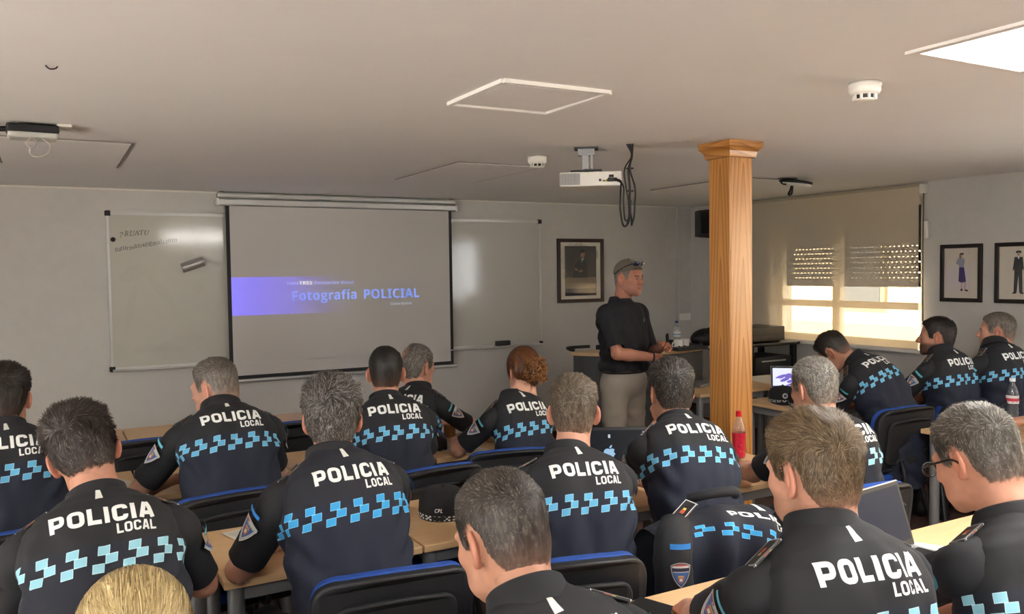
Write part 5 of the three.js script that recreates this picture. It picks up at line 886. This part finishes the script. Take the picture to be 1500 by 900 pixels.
// ------------------------------------------------------------------ things on the tables
const clearPlastic = phy(0xf2f6f6, 0.06, { transmission: 0.92, thickness: 0 });
{ // red drink
  const t = thing('drink_bottle', 'plastic bottle of red drink with red cap on the table by the pillar', 'bottle', [2.985, TH, -3.07]);
  part(t, 'bottle', lathe([[0, 0.002], [0.028, 0.002], [0.032, 0.012], [0.031, 0.05], [0.029, 0.075], [0.032, 0.1], [0.0325, 0.13], [0.031, 0.15], [0.024, 0.175], [0.0135, 0.2], [0.0125, 0.215]], 36), phy(0xe9dccb, 0.08, { transmission: 0.85, thickness: 0, side: THREE.DoubleSide }));
  part(t, 'label_sleeve', lathe([[0.029, 0.006], [0.0326, 0.013], [0.0316, 0.05], [0.0298, 0.075], [0.0326, 0.1], [0.0331, 0.13]], 36), std(0xffffff, 0.35, { map: canvas(256, 256, (c, w, h) => { c.fillStyle = '#c01c38'; c.fillRect(0, 0, w, h); c.fillStyle = '#8a0f2a'; for (let i = 0; i < 60; i++) { c.beginPath(); c.ellipse(rr(0, w), rr(20, h), rr(2, 10), rr(2, 9), rr(0, 3), 0, 7); c.fill(); } c.fillStyle = '#d8d2c8'; for (let i = 0; i < 14; i++) c.fillRect(rr(0, w), rr(10, h), 5, 5); c.fillStyle = '#c9cdd2'; c.fillRect(52, 190, 22, 44); }) }), 'red printed label sleeve');
  part(t, 'cap', merge([cyl(0.0145, 0.0145, 0.026, 0, 0.224, 0, 20), cyl(0.0155, 0.0155, 0.006, 0, 0.213, 0, 20)]), std(0xc81622, 0.35));
}
function waterBottle(x, y, z, label, cap, lab, s = 1) {
  const t = thing('water_bottle', label, 'bottle', [x, y, z]); t.scale.setScalar(s);
  part(t, 'bottle', lathe([[0, 0.004], [0.024, 0.002], [0.031, 0.012], [0.0315, 0.04], [0.029, 0.05], [0.0315, 0.06], [0.029, 0.07], [0.032, 0.085], [0.032, 0.135], [0.029, 0.15], [0.02, 0.178], [0.0125, 0.195], [0.0125, 0.21]], 36), phy(0xeef3f5, 0.05, { transmission: 0.9, thickness: 0, side: THREE.DoubleSide }));
  part(t, 'label_band', lathe([[0.0325, 0.088], [0.0325, 0.132]], 36), std(0xffffff, 0.5, { side: THREE.DoubleSide, map: canvas(128, 64, (c) => { c.fillStyle = '#d9d3d0'; c.fillRect(0, 0, 128, 64); c.fillStyle = lab; c.fillRect(0, 22, 128, 24); c.fillStyle = '#7a7474'; for (let i = 0; i < 9; i++) c.fillRect(6 + i * 14, 50, 9, 4); }) }));
  part(t, 'cap', cyl(0.0145, 0.0145, 0.018, 0, 0.216, 0, 20), std(cap, 0.4));
}
waterBottle(5.14, TH, -2.97, 'clear water bottle with red label on the window side table', 0xdfe4e6, '#c03a4a', 1.12);
waterBottle(4.83, 1.0, -5.72, 'clear water bottle with blue cap on the speaker desk', 0x1c3c8a, '#7fa0c0', 1.0);
function laptop(x, z, turn, label, tex, open, w, body, glow = 0.5) {
  const t = thing('laptop', label, 'laptop', [x, TH, z], turn), d = w * 0.68, L = new THREE.Group();
  part(t, 'base', rbox(w, 0.016, d, 0.005, 0, 0.008, 0), body); part(t, 'keyboard', box(w * 0.86, 0.002, d * 0.48, 0, 0.0165, -d * 0.14), M.black); part(t, 'touchpad', box(w * 0.3, 0.0015, d * 0.28, 0, 0.0165, d * 0.28), std(0x6a6c70, 0.4));
  const lid = part(t, 'lid', rbox(w, d, 0.008, 0.004, 0, d / 2, 0), body); lid.position.set(0, 0.014, -d / 2); lid.rotation.x = open;
  part(lid, 'bezel', box(w - 0.008, d - 0.008, 0.002, 0, d / 2, 0.0045), M.black);
  part(lid, 'display', new THREE.PlaneGeometry(w - 0.03, d - 0.04).translate(0, d / 2 + 0.004, 0.0062), phy(0x101010, 0.5, { specularIntensity: 0.25, emissive: 0xffffff, emissiveMap: tex, emissiveIntensity: glow }));
  return t;
}
laptop(2.25, -3.03, -0.5, 'open dark laptop with fruit logo on screen behind the pondering officer', canvas(512, 340, (c, w, h) => {
  c.fillStyle = '#10141c'; c.fillRect(0, 0, w, h); c.save(); c.translate(w * 0.32, h * 0.62); c.fillStyle = '#9cc4e4'; c.beginPath(); c.arc(-20, 0, 34, 0, 7); c.arc(20, 0, 34, 0, 7); c.fill(); c.beginPath(); c.ellipse(0, 22, 40, 36, 0, 0, 7); c.fill(); c.fillStyle = '#10141c'; c.beginPath(); c.arc(60, -6, 24, 0, 7); c.fill(); c.fillStyle = '#9cc4e4'; c.beginPath(); c.ellipse(10, -52, 8, 18, 0.6, 0, 7); c.fill(); c.restore();
  c.fillStyle = '#c9d2dc'; c.fillRect(w * 0.3, h * 0.12, 20, 34); c.fillRect(w * 0.9, h * 0.04, 40, 14); c.fillRect(w * 0.92, h * 0.12, 20, 20);
}), -0.32, 0.3, std(0x2b2d31, 0.35, { metalness: 0.6 }), 0.5);
laptop(4.72, -4.3, -0.72, 'silver laptop with purple picture on screen beside the black caps', canvas(256, 170, (c, w, h) => { c.fillStyle = '#cfd2e8'; c.fillRect(0, 0, w, h); c.fillStyle = '#6a5cae'; for (let i = 0; i < 26; i++) { c.beginPath(); c.ellipse(rr(20, w), rr(50, h - 30), rr(10, 40), rr(5, 16), -0.4, 0, 7); c.fill(); } c.fillStyle = '#3b2f86'; c.fillRect(0, h - 34, w, 34); }), -0.25, 0.3, std(0xb6b8ba, 0.35, { metalness: 0.6 }), 0.7);
laptop(2.36, -1.64, 0.12, 'open laptop with blank blue screen beside the officer with sandy hair', canvas(64, 64, (c, w, h) => { c.fillStyle = '#26324f'; c.fillRect(0, 0, w, h); }), -0.3, 0.32, std(0xb9bbbe, 0.35, { metalness: 0.6 }), 0.35);
single('closed_laptop', 'thin grey closed laptop on the table left of the pillar', 'laptop', rbox(0.3, 0.02, 0.21, 0.006), std(0x8d8f92, 0.4, { metalness: 0.5 }), [4.6, TH + 0.01, -5.2], 0.4);
const paper = (w, d, x, z, turn, label, tex, name = 'sheet_of_paper', cat = 'paper') => {
  const g = new THREE.PlaneGeometry(w, d, 8, 8).rotateX(-Math.PI / 2), p = g.attributes.position; for (let i = 0; i < p.count; i++) p.setY(i, 0.0015 + 0.004 * (p.getX(i) / w) ** 2 + 0.003 * noise(p.getX(i) * 12, p.getZ(i) * 12, x)); g.computeVertexNormals();
  return single(name, label, cat, g, std(0xffffff, 0.8, { map: tex ?? null, color: 0xe6e4dd, side: THREE.DoubleSide }), [x, TH, z], turn);
};
const lines = canvas(256, 360, (c, w, h) => { c.fillStyle = '#eeece6'; c.fillRect(0, 0, w, h); c.fillStyle = '#8a8a8c'; for (let y = 30; y < h - 30; y += 14) c.fillRect(24, y, rr(120, 206), 3); });
paper(0.2, 0.28, 1.9, -4.02, 0.2, 'white sheet under the hand of the curly haired woman', lines);
paper(0.2, 0.26, 0.24, -4.12, 0.5, 'white sheet on the table behind the officer with spiky hair', lines);
paper(0.15, 0.21, 0.63, -3.08, 0.3, 'small white sheet at the elbow of the wavy haired officer', lines);
paper(0.36, 0.5, 5.3, -5.08, -0.1, 'large white document on the table in front of the window', null, 'white_document', 'document');
paper(0.2, 0.28, 2.5, -1.7, 0.5, 'printed handout under the hand of the officer with spectacles', lines, 'printed_handout', 'paper');
paper(0.21, 0.3, 2.86, -2.8, -0.7, 'orange and white brochure on the table by the pillar', canvas(256, 360, (c, w, h) => { c.fillStyle = '#efe9e0'; c.fillRect(0, 0, w, h); c.fillStyle = '#d0602e'; c.fillRect(0, 0, w, 90); c.beginPath(); c.moveTo(0, 360); c.lineTo(256, 150); c.lineTo(256, 360); c.fill(); c.strokeStyle = '#efe9e0'; c.lineWidth = 16; c.beginPath(); c.moveTo(20, 330); c.lineTo(240, 210); c.stroke(); }), 'brochure', 'brochure');
{ const t = thing('ballpoint_pen', 'dark blue pen lying beside the orange brochure', 'pen', [2.79, TH + 0.006, -2.93], 0.9); part(t, 'barrel', new THREE.CylinderGeometry(0.0045, 0.0045, 0.13, 10).rotateZ(Math.PI / 2), std(0x1a2470, 0.4)); part(t, 'tip', new THREE.ConeGeometry(0.0045, 0.014, 10).rotateZ(Math.PI / 2).translate(-0.072, 0, 0), M.metal); }
{ const t = thing('notebook', 'black notebook on the rear row table beside the sandy haired officer', 'notebook', [1.42, TH, -1.76], 0.35); part(t, 'cover', rbox(0.15, 0.012, 0.21, 0.004, 0, 0.007, 0), M.black); part(t, 'pages', box(0.145, 0.007, 0.206, 0.002, 0.007, 0), M.white); }
{ const t = thing('paper_cup', 'small white paper cup behind the black cap', 'cup', [1.74, TH, -3.14]); part(t, 'cup', lathe([[0, 0.003], [0.024, 0.003], [0.034, 0.08], [0.0355, 0.082], [0.033, 0.08], [0.023, 0.006]], 28), M.white); }
{ const t = thing('card_box', 'small brown card box standing on the table by the curly haired woman', 'box', [2.0, TH, -4.36], 0.3); part(t, 'carton', rbox(0.05, 0.07, 0.05, 0.004, 0, 0.035, 0), std(0x9a6a3c, 0.8)); }
// police caps
const capBlack = std(0x131315, 0.85);
const capBand = std(0xffffff, 0.8, { map: canvas(512, 32, (c, w, h) => { c.fillStyle = '#131315'; c.fillRect(0, 0, w, h); c.fillStyle = '#d9dad8'; for (let i = 0; i < 64; i++) for (const r of [0, 1, 2]) if ((i + r) % 4 === 0 || (i + r + 2) % 4 === 0 && r !== 1) c.fillRect(i * 8, 3 + r * 9, 8, 9); }) });
capBand.side = THREE.DoubleSide;
const capDome = lathe([[0.092, 0], [0.095, 0.03], [0.094, 0.06], [0.085, 0.088], [0.06, 0.105], [0.03, 0.112], [0, 0.114]], 36), capRing = lathe([[0.0935, 0.004], [0.0965, 0.026]], 40);
const capVisor = (() => { const R = [], U = []; for (let i = 0; i <= 8; i++) { const row = []; for (let j = 0; j <= 20; j++) { const a = mix(-1.15, 1.15, j / 20), r = 0.092 + 0.072 * (i / 8) * Math.pow(Math.cos(a * 1.3), 0.6), x = Math.sin(a) * r; row.push([x, 0.012 - 0.25 * (i / 8) * 0.05 - 1.6 * x * x, -Math.cos(a) * r]); } R.push(row); } return skinRings(R, null, false); })();
const capVisorMat = std(0x101012, 0.8, { side: THREE.DoubleSide });
function policeCap(x, y, z, turn, label, text, tilt = 0, badge = false) {
  const t = thing('police_cap', label, 'cap', [x, y, z], turn, 'black police caps'); t.rotation.x = tilt;
  part(t, 'crown', capDome, capBlack); part(t, 'checkered_band', capRing, capBand); part(t, 'visor', capVisor, capVisorMat); part(t, 'button', new THREE.SphereGeometry(0.008, 12, 8).translate(0, 0.115, 0), capBlack);
  if (text) { const R = [], U = []; for (let i = 0; i <= 4; i++) { const row = [], u = []; for (let j = 0; j <= 8; j++) { const a = mix(-0.24, 0.24, j / 8), h = mix(0.058, 0.036, i / 4), r = 0.097; row.push([Math.sin(a) * r, h, Math.cos(a) * r]); u.push([j / 8, 1 - i / 4]); } R.push(row); U.push(u); } part(t, 'lettering', skinRings(R, U, false), cplMat, 'white CPL lettering'); }
  if (text) part(t, 'strap_opening', new THREE.SphereGeometry(0.03, 20, 12).scale(1, 0.5, 0.2).translate(0, 0.018, 0.09), M.black);
  if (badge) { const b = part(t, 'badge', new THREE.CylinderGeometry(0.018, 0.018, 0.004, 20).rotateX(Math.PI / 2).translate(0, 0.055, -0.094), std(0xc9c6bc, 0.5, { metalness: 0.3 })); part(b, 'badge_centre', new THREE.CylinderGeometry(0.011, 0.011, 0.005, 20).rotateX(Math.PI / 2).translate(0, 0.055, -0.0945), std(0x2c3c66, 0.5)); }
}
policeCap(1.32, TH + 0.002, -2.95, -0.62, 'black police cap marked CPL on the middle row table', true, 0.04);
policeCap(1.6, TH + 0.002, -3.1, 0.9, 'plain black cap behind the cap marked CPL', false);
policeCap(4.5, TH + 0.002, -4.2, 2.5, 'black cap with checkered band beside the silver laptop', false, 0, true);
policeCap(4.48, TH + 0.002, -4.0, 2.3, 'black cap with round badge at the table corner by the aisle', false, 0, true);

// jacket draped over the chair
{
  const t = thing('uniform_jacket', 'black uniform jacket with blue checkers draped over a chair back', 'jacket', [2.0, 0, -2.3], -0.2);
  const R = [], U = [], prof = [[-0.62, 0.12], [-0.5, 0.13], [-0.3, 0.135], [-0.12, 0.15], [-0.04, 0.165], [0, 0.2], [-0.005, 0.26], [-0.03, 0.305], [-0.1, 0.325], [-0.2, 0.315], [-0.32, 0.305], [-0.42, 0.31]];
  const sm = new THREE.CatmullRomCurve3(prof.map(([y, z]) => V(0, y, z)));
  for (let i = 0; i <= 60; i++) { const q = sm.getPoint(i / 60), row = [], u = []; for (let j = 0; j <= 50; j++) { const s = mix(-0.26, 0.26, j / 50), f = 0.02 * (fbm(s * 9 + 4, i / 60 * 4, 3, 3) - 0.5) + 0.012 * Math.sin(s * 38 + i * 0.08), sag = -0.9 * s * s; row.push([s * (1 + 0.1 * Math.sin(i * 0.1)), 0.885 + q.y + sag + f * 0.5, q.z - 0.5 * s * s + f * (i > 30 ? 1.4 : 0.6)]); const sv = (i - 33) / 27 * 0.5; u.push([0.44 + (s - 0.08) * 1.3 - sv * 0.15, 1 - clamp((sv - 0.03 + (s - 0.1) * -0.28) / SPAN + 0.15, 0.02, 0.9)]); } R.push(row); U.push(u); }
  const jm = cloth(printC); jm.side = THREE.DoubleSide; const g = part(t, 'back_panel', skinRings(R, U, false), jm, 'back panel with POLICIA LOCAL print and blue checkers');
  const sl = tubeSkin([V(-0.2, 0.86, 0.26), V(-0.245, 0.8, 0.32), V(-0.25, 0.66, 0.35), V(-0.22, 0.46, 0.35)], (q) => 0.05 + 0.012 * ss(0, 0.3, q), 24, 24, 0.01, 3); part(t, 'sleeve', sl.geo, plainCloth);
  part(t, 'sleeve', tubeSkin([V(0.2, 0.86, 0.22), V(0.265, 0.78, 0.26), V(0.28, 0.62, 0.28), V(0.27, 0.45, 0.28)], (q) => 0.05 + 0.012 * ss(0, 0.3, q), 24, 24, 0.01, 8).geo, plainCloth);
  const face = (y0, y1, half) => { const Q = [], W = []; for (let i = 0; i <= 8; i++) { const row = [], u = [], y = mix(y0, y1, i / 8); for (let j = 0; j <= 10; j++) { const a = mix(-half, half, j / 10), c = -0.248 + 0.02 * ss(0.7, 0.5, y); row.push([c + Math.sin(a - 0.25) * 0.073, y, 0.342 + Math.cos(a - 0.25) * 0.073]); u.push([j / 10, 1 - i / 8]); } Q.push(row); W.push(u); } return skinRings(Q, W, false); };
  part(t, 'arm_badge', face(0.795, 0.705, 0.55), shieldMats[1], 'dark shield shaped arm badge'); part(t, 'arm_stripe', face(0.845, 0.828, 0.45), barBlue, 'blue arm stripe');
  part(t, 'collar', tubeSkin([V(-0.09, 0.9, 0.15), V(-0.05, 0.925, 0.2), V(0.05, 0.925, 0.2), V(0.09, 0.9, 0.15)], () => 0.018, 16, 12, 0.004, 2).geo, plainCloth);
  const em = part(t, 'shoulder_mark', rbox(0.1, 0.006, 0.048, 0.002), epauletteMat); em.position.set(-0.16, 0.89, 0.24); em.rotation.set(0.2, 0.5, 0.35);
}

// ------------------------------------------------------------------ speaker desk and equipment
{
  const t = thing('speaker_desk', 'curved grey speaker desk with beech counter and black rim', 'desk', [4.55, 0, -6.0]);
  const arcS = (r0, r1, a0, a1, y, h, mat, name) => { const s = new THREE.Shape(); const n = 30; for (let i = 0; i <= n; i++) { const a = mix(a0, a1, i / n); const x = Math.cos(a) * r1, z = Math.sin(a) * r1 * 0.72; i ? s.lineTo(x, -z) : s.moveTo(x, -z); } for (let i = n; i >= 0; i--) { const a = mix(a0, a1, i / n); s.lineTo(Math.cos(a) * r0, -Math.sin(a) * r0 * 0.72); } s.closePath(); const g = new THREE.ExtrudeGeometry(s, { depth: h, bevelEnabled: true, bevelSize: 0.004, bevelThickness: 0.004, bevelSegments: 1, curveSegments: 30 }); g.rotateX(-Math.PI / 2).translate(0, y, 0); return part(t, name, name === 'counter' ? metreUV(g, 1.2) : g, mat); };
  const a0 = 0.05, a1 = 2.95, grey = std(0x4b4c4d, 0.7);
  arcS(0.66, 0.69, a0, a1, 0.05, 0.915, grey, 'front_panel'); arcS(0.4, 0.72, a0, a1, 0.97, 0.022, M.beech, 'counter'); arcS(0.405, 0.43, a0, a1, 0.997, 0.035, M.black, 'rear_rim');
  part(t, 'desk_top', rbox(1.2, 0.03, 0.5, 0.006, 0, 0.73, 0.02), M.beech); for (const x of [-0.55, 0.55]) part(t, 'side_panel', box(0.03, 0.72, 0.45, x, 0.36, 0.02), grey);
  part(t, 'end_rim', tube([[-0.66, 1.0, 0.08], [-0.7, 1.015, 0.05], [-0.68, 1.02, 0.0], [-0.6, 1.02, -0.02], [-0.45, 1.02, -0.01]], 0.014, 30), M.black);
}
for (const [x, z, l] of [[4.66, -5.5, 'white plastic mug on the speaker desk nearest the speaker'], [4.76, -5.53, 'white plastic mug on the speaker desk with a straw']]) { const t = thing('white_mug', l, 'mug', [x, 0.996, z]); part(t, 'mug', lathe([[0, 0.003], [0.032, 0.002], [0.035, 0.01], [0.036, 0.085], [0.032, 0.083], [0.03, 0.01]], 28), M.white); part(t, 'handle', new THREE.TorusGeometry(0.02, 0.005, 8, 16).translate(-0.045, 0.045, 0), M.white); }
{ const t = thing('audio_mixer', 'black flat equipment box on the speaker desk under the mugs', 'equipment', [4.7, 1.0, -5.44], 0.05); part(t, 'case', rbox(0.34, 0.03, 0.1, 0.006, 0, 0.015, 0.03), M.blackPlastic); for (let i = 0; i < 5; i++) part(t, 'knob', cyl(0.008, 0.009, 0.012, -0.12 + i * 0.06, 0.036, 0.04), M.darkMetal); }
{ const t = thing('desk_phone', 'black desk telephone propped up on the speaker desk', 'telephone', [4.93, 1.0, -5.62], -0.5); part(t, 'base', rbox(0.16, 0.03, 0.14, 0.008, 0, 0.015, 0), M.black); const d = part(t, 'display_panel', rbox(0.012, 0.13, 0.1, 0.004, 0, 0.08, 0), M.black); d.rotation.z = -0.5; d.position.x = 0.03; }
{ const t = thing('equipment_bag', 'soft black bag lying on the speaker desk beside the pillar', 'bag', [5.1, 1.0, -5.62], 0.1); part(t, 'bag', nets((x, y, z) => ell(x, y, z, 0, 0.07, 0, 0.19, 0.085, 0.12) + 0.012 * (noise(x * 14, y * 14, z * 14) - 0.5), [-0.22, 0.004, -0.15], [0.22, 0.18, 0.15], 0.012), M.black); part(t, 'strap', tube([[-0.1, 0.13, 0.05], [0, 0.17, 0.06], [0.1, 0.13, 0.05]], 0.01, 20), M.black); }
single('desk_cable', 'thin black cable drooping down the front of the speaker desk', 'cable', tube([[4.88, 1.0, -5.38], [4.93, 0.995, -5.33], [4.99, 0.9, -5.39], [5.01, 0.72, -5.42], [5.0, 0.5, -5.43]], 0.006, 40), M.black);
{
  const t = thing('equipment_cart', 'black equipment cart with shelves under the window', 'cart', [5.78, 0, -5.72]);
  part(t, 'top_shelf', rbox(0.62, 0.03, 0.5, 0.01, 0, 0.985, 0), M.blackPlastic); part(t, 'lower_shelf', rbox(0.58, 0.03, 0.46, 0.008, 0, 0.4, 0), M.blackPlastic); for (const x of [-0.27, 0.27]) for (const z of [-0.2, 0.2]) part(t, 'post', rbox(0.05, 0.98, 0.05, 0.008, x, 0.49, z), M.black);
}
{ const t = thing('video_recorder', 'black video recorder box on top of the equipment cart', 'recorder', [5.72, 1.0, -5.68]); part(t, 'case', rbox(0.42, 0.13, 0.34, 0.006, 0, 0.078, 0), std(0x1d1e20, 0.4)); part(t, 'front_strip', box(0.4, 0.03, 0.004, 0, 0.05, 0.172), std(0x35373a, 0.3)); for (const x of [-0.17, 0.17]) part(t, 'foot', cyl(0.015, 0.015, 0.012, x, 0.006, 0.13), M.black); }
{ const t = thing('amplifier', 'black rack amplifier inside the equipment cart', 'amplifier', [5.76, 0.415, -5.66]); part(t, 'case', rbox(0.44, 0.46, 0.36, 0.006, 0, 0.23, 0), std(0x232427, 0.5)); part(t, 'badge_strip', box(0.3, 0.012, 0.003, 0, 0.42, 0.181), M.alu); }

renderer.render(scene, camera);
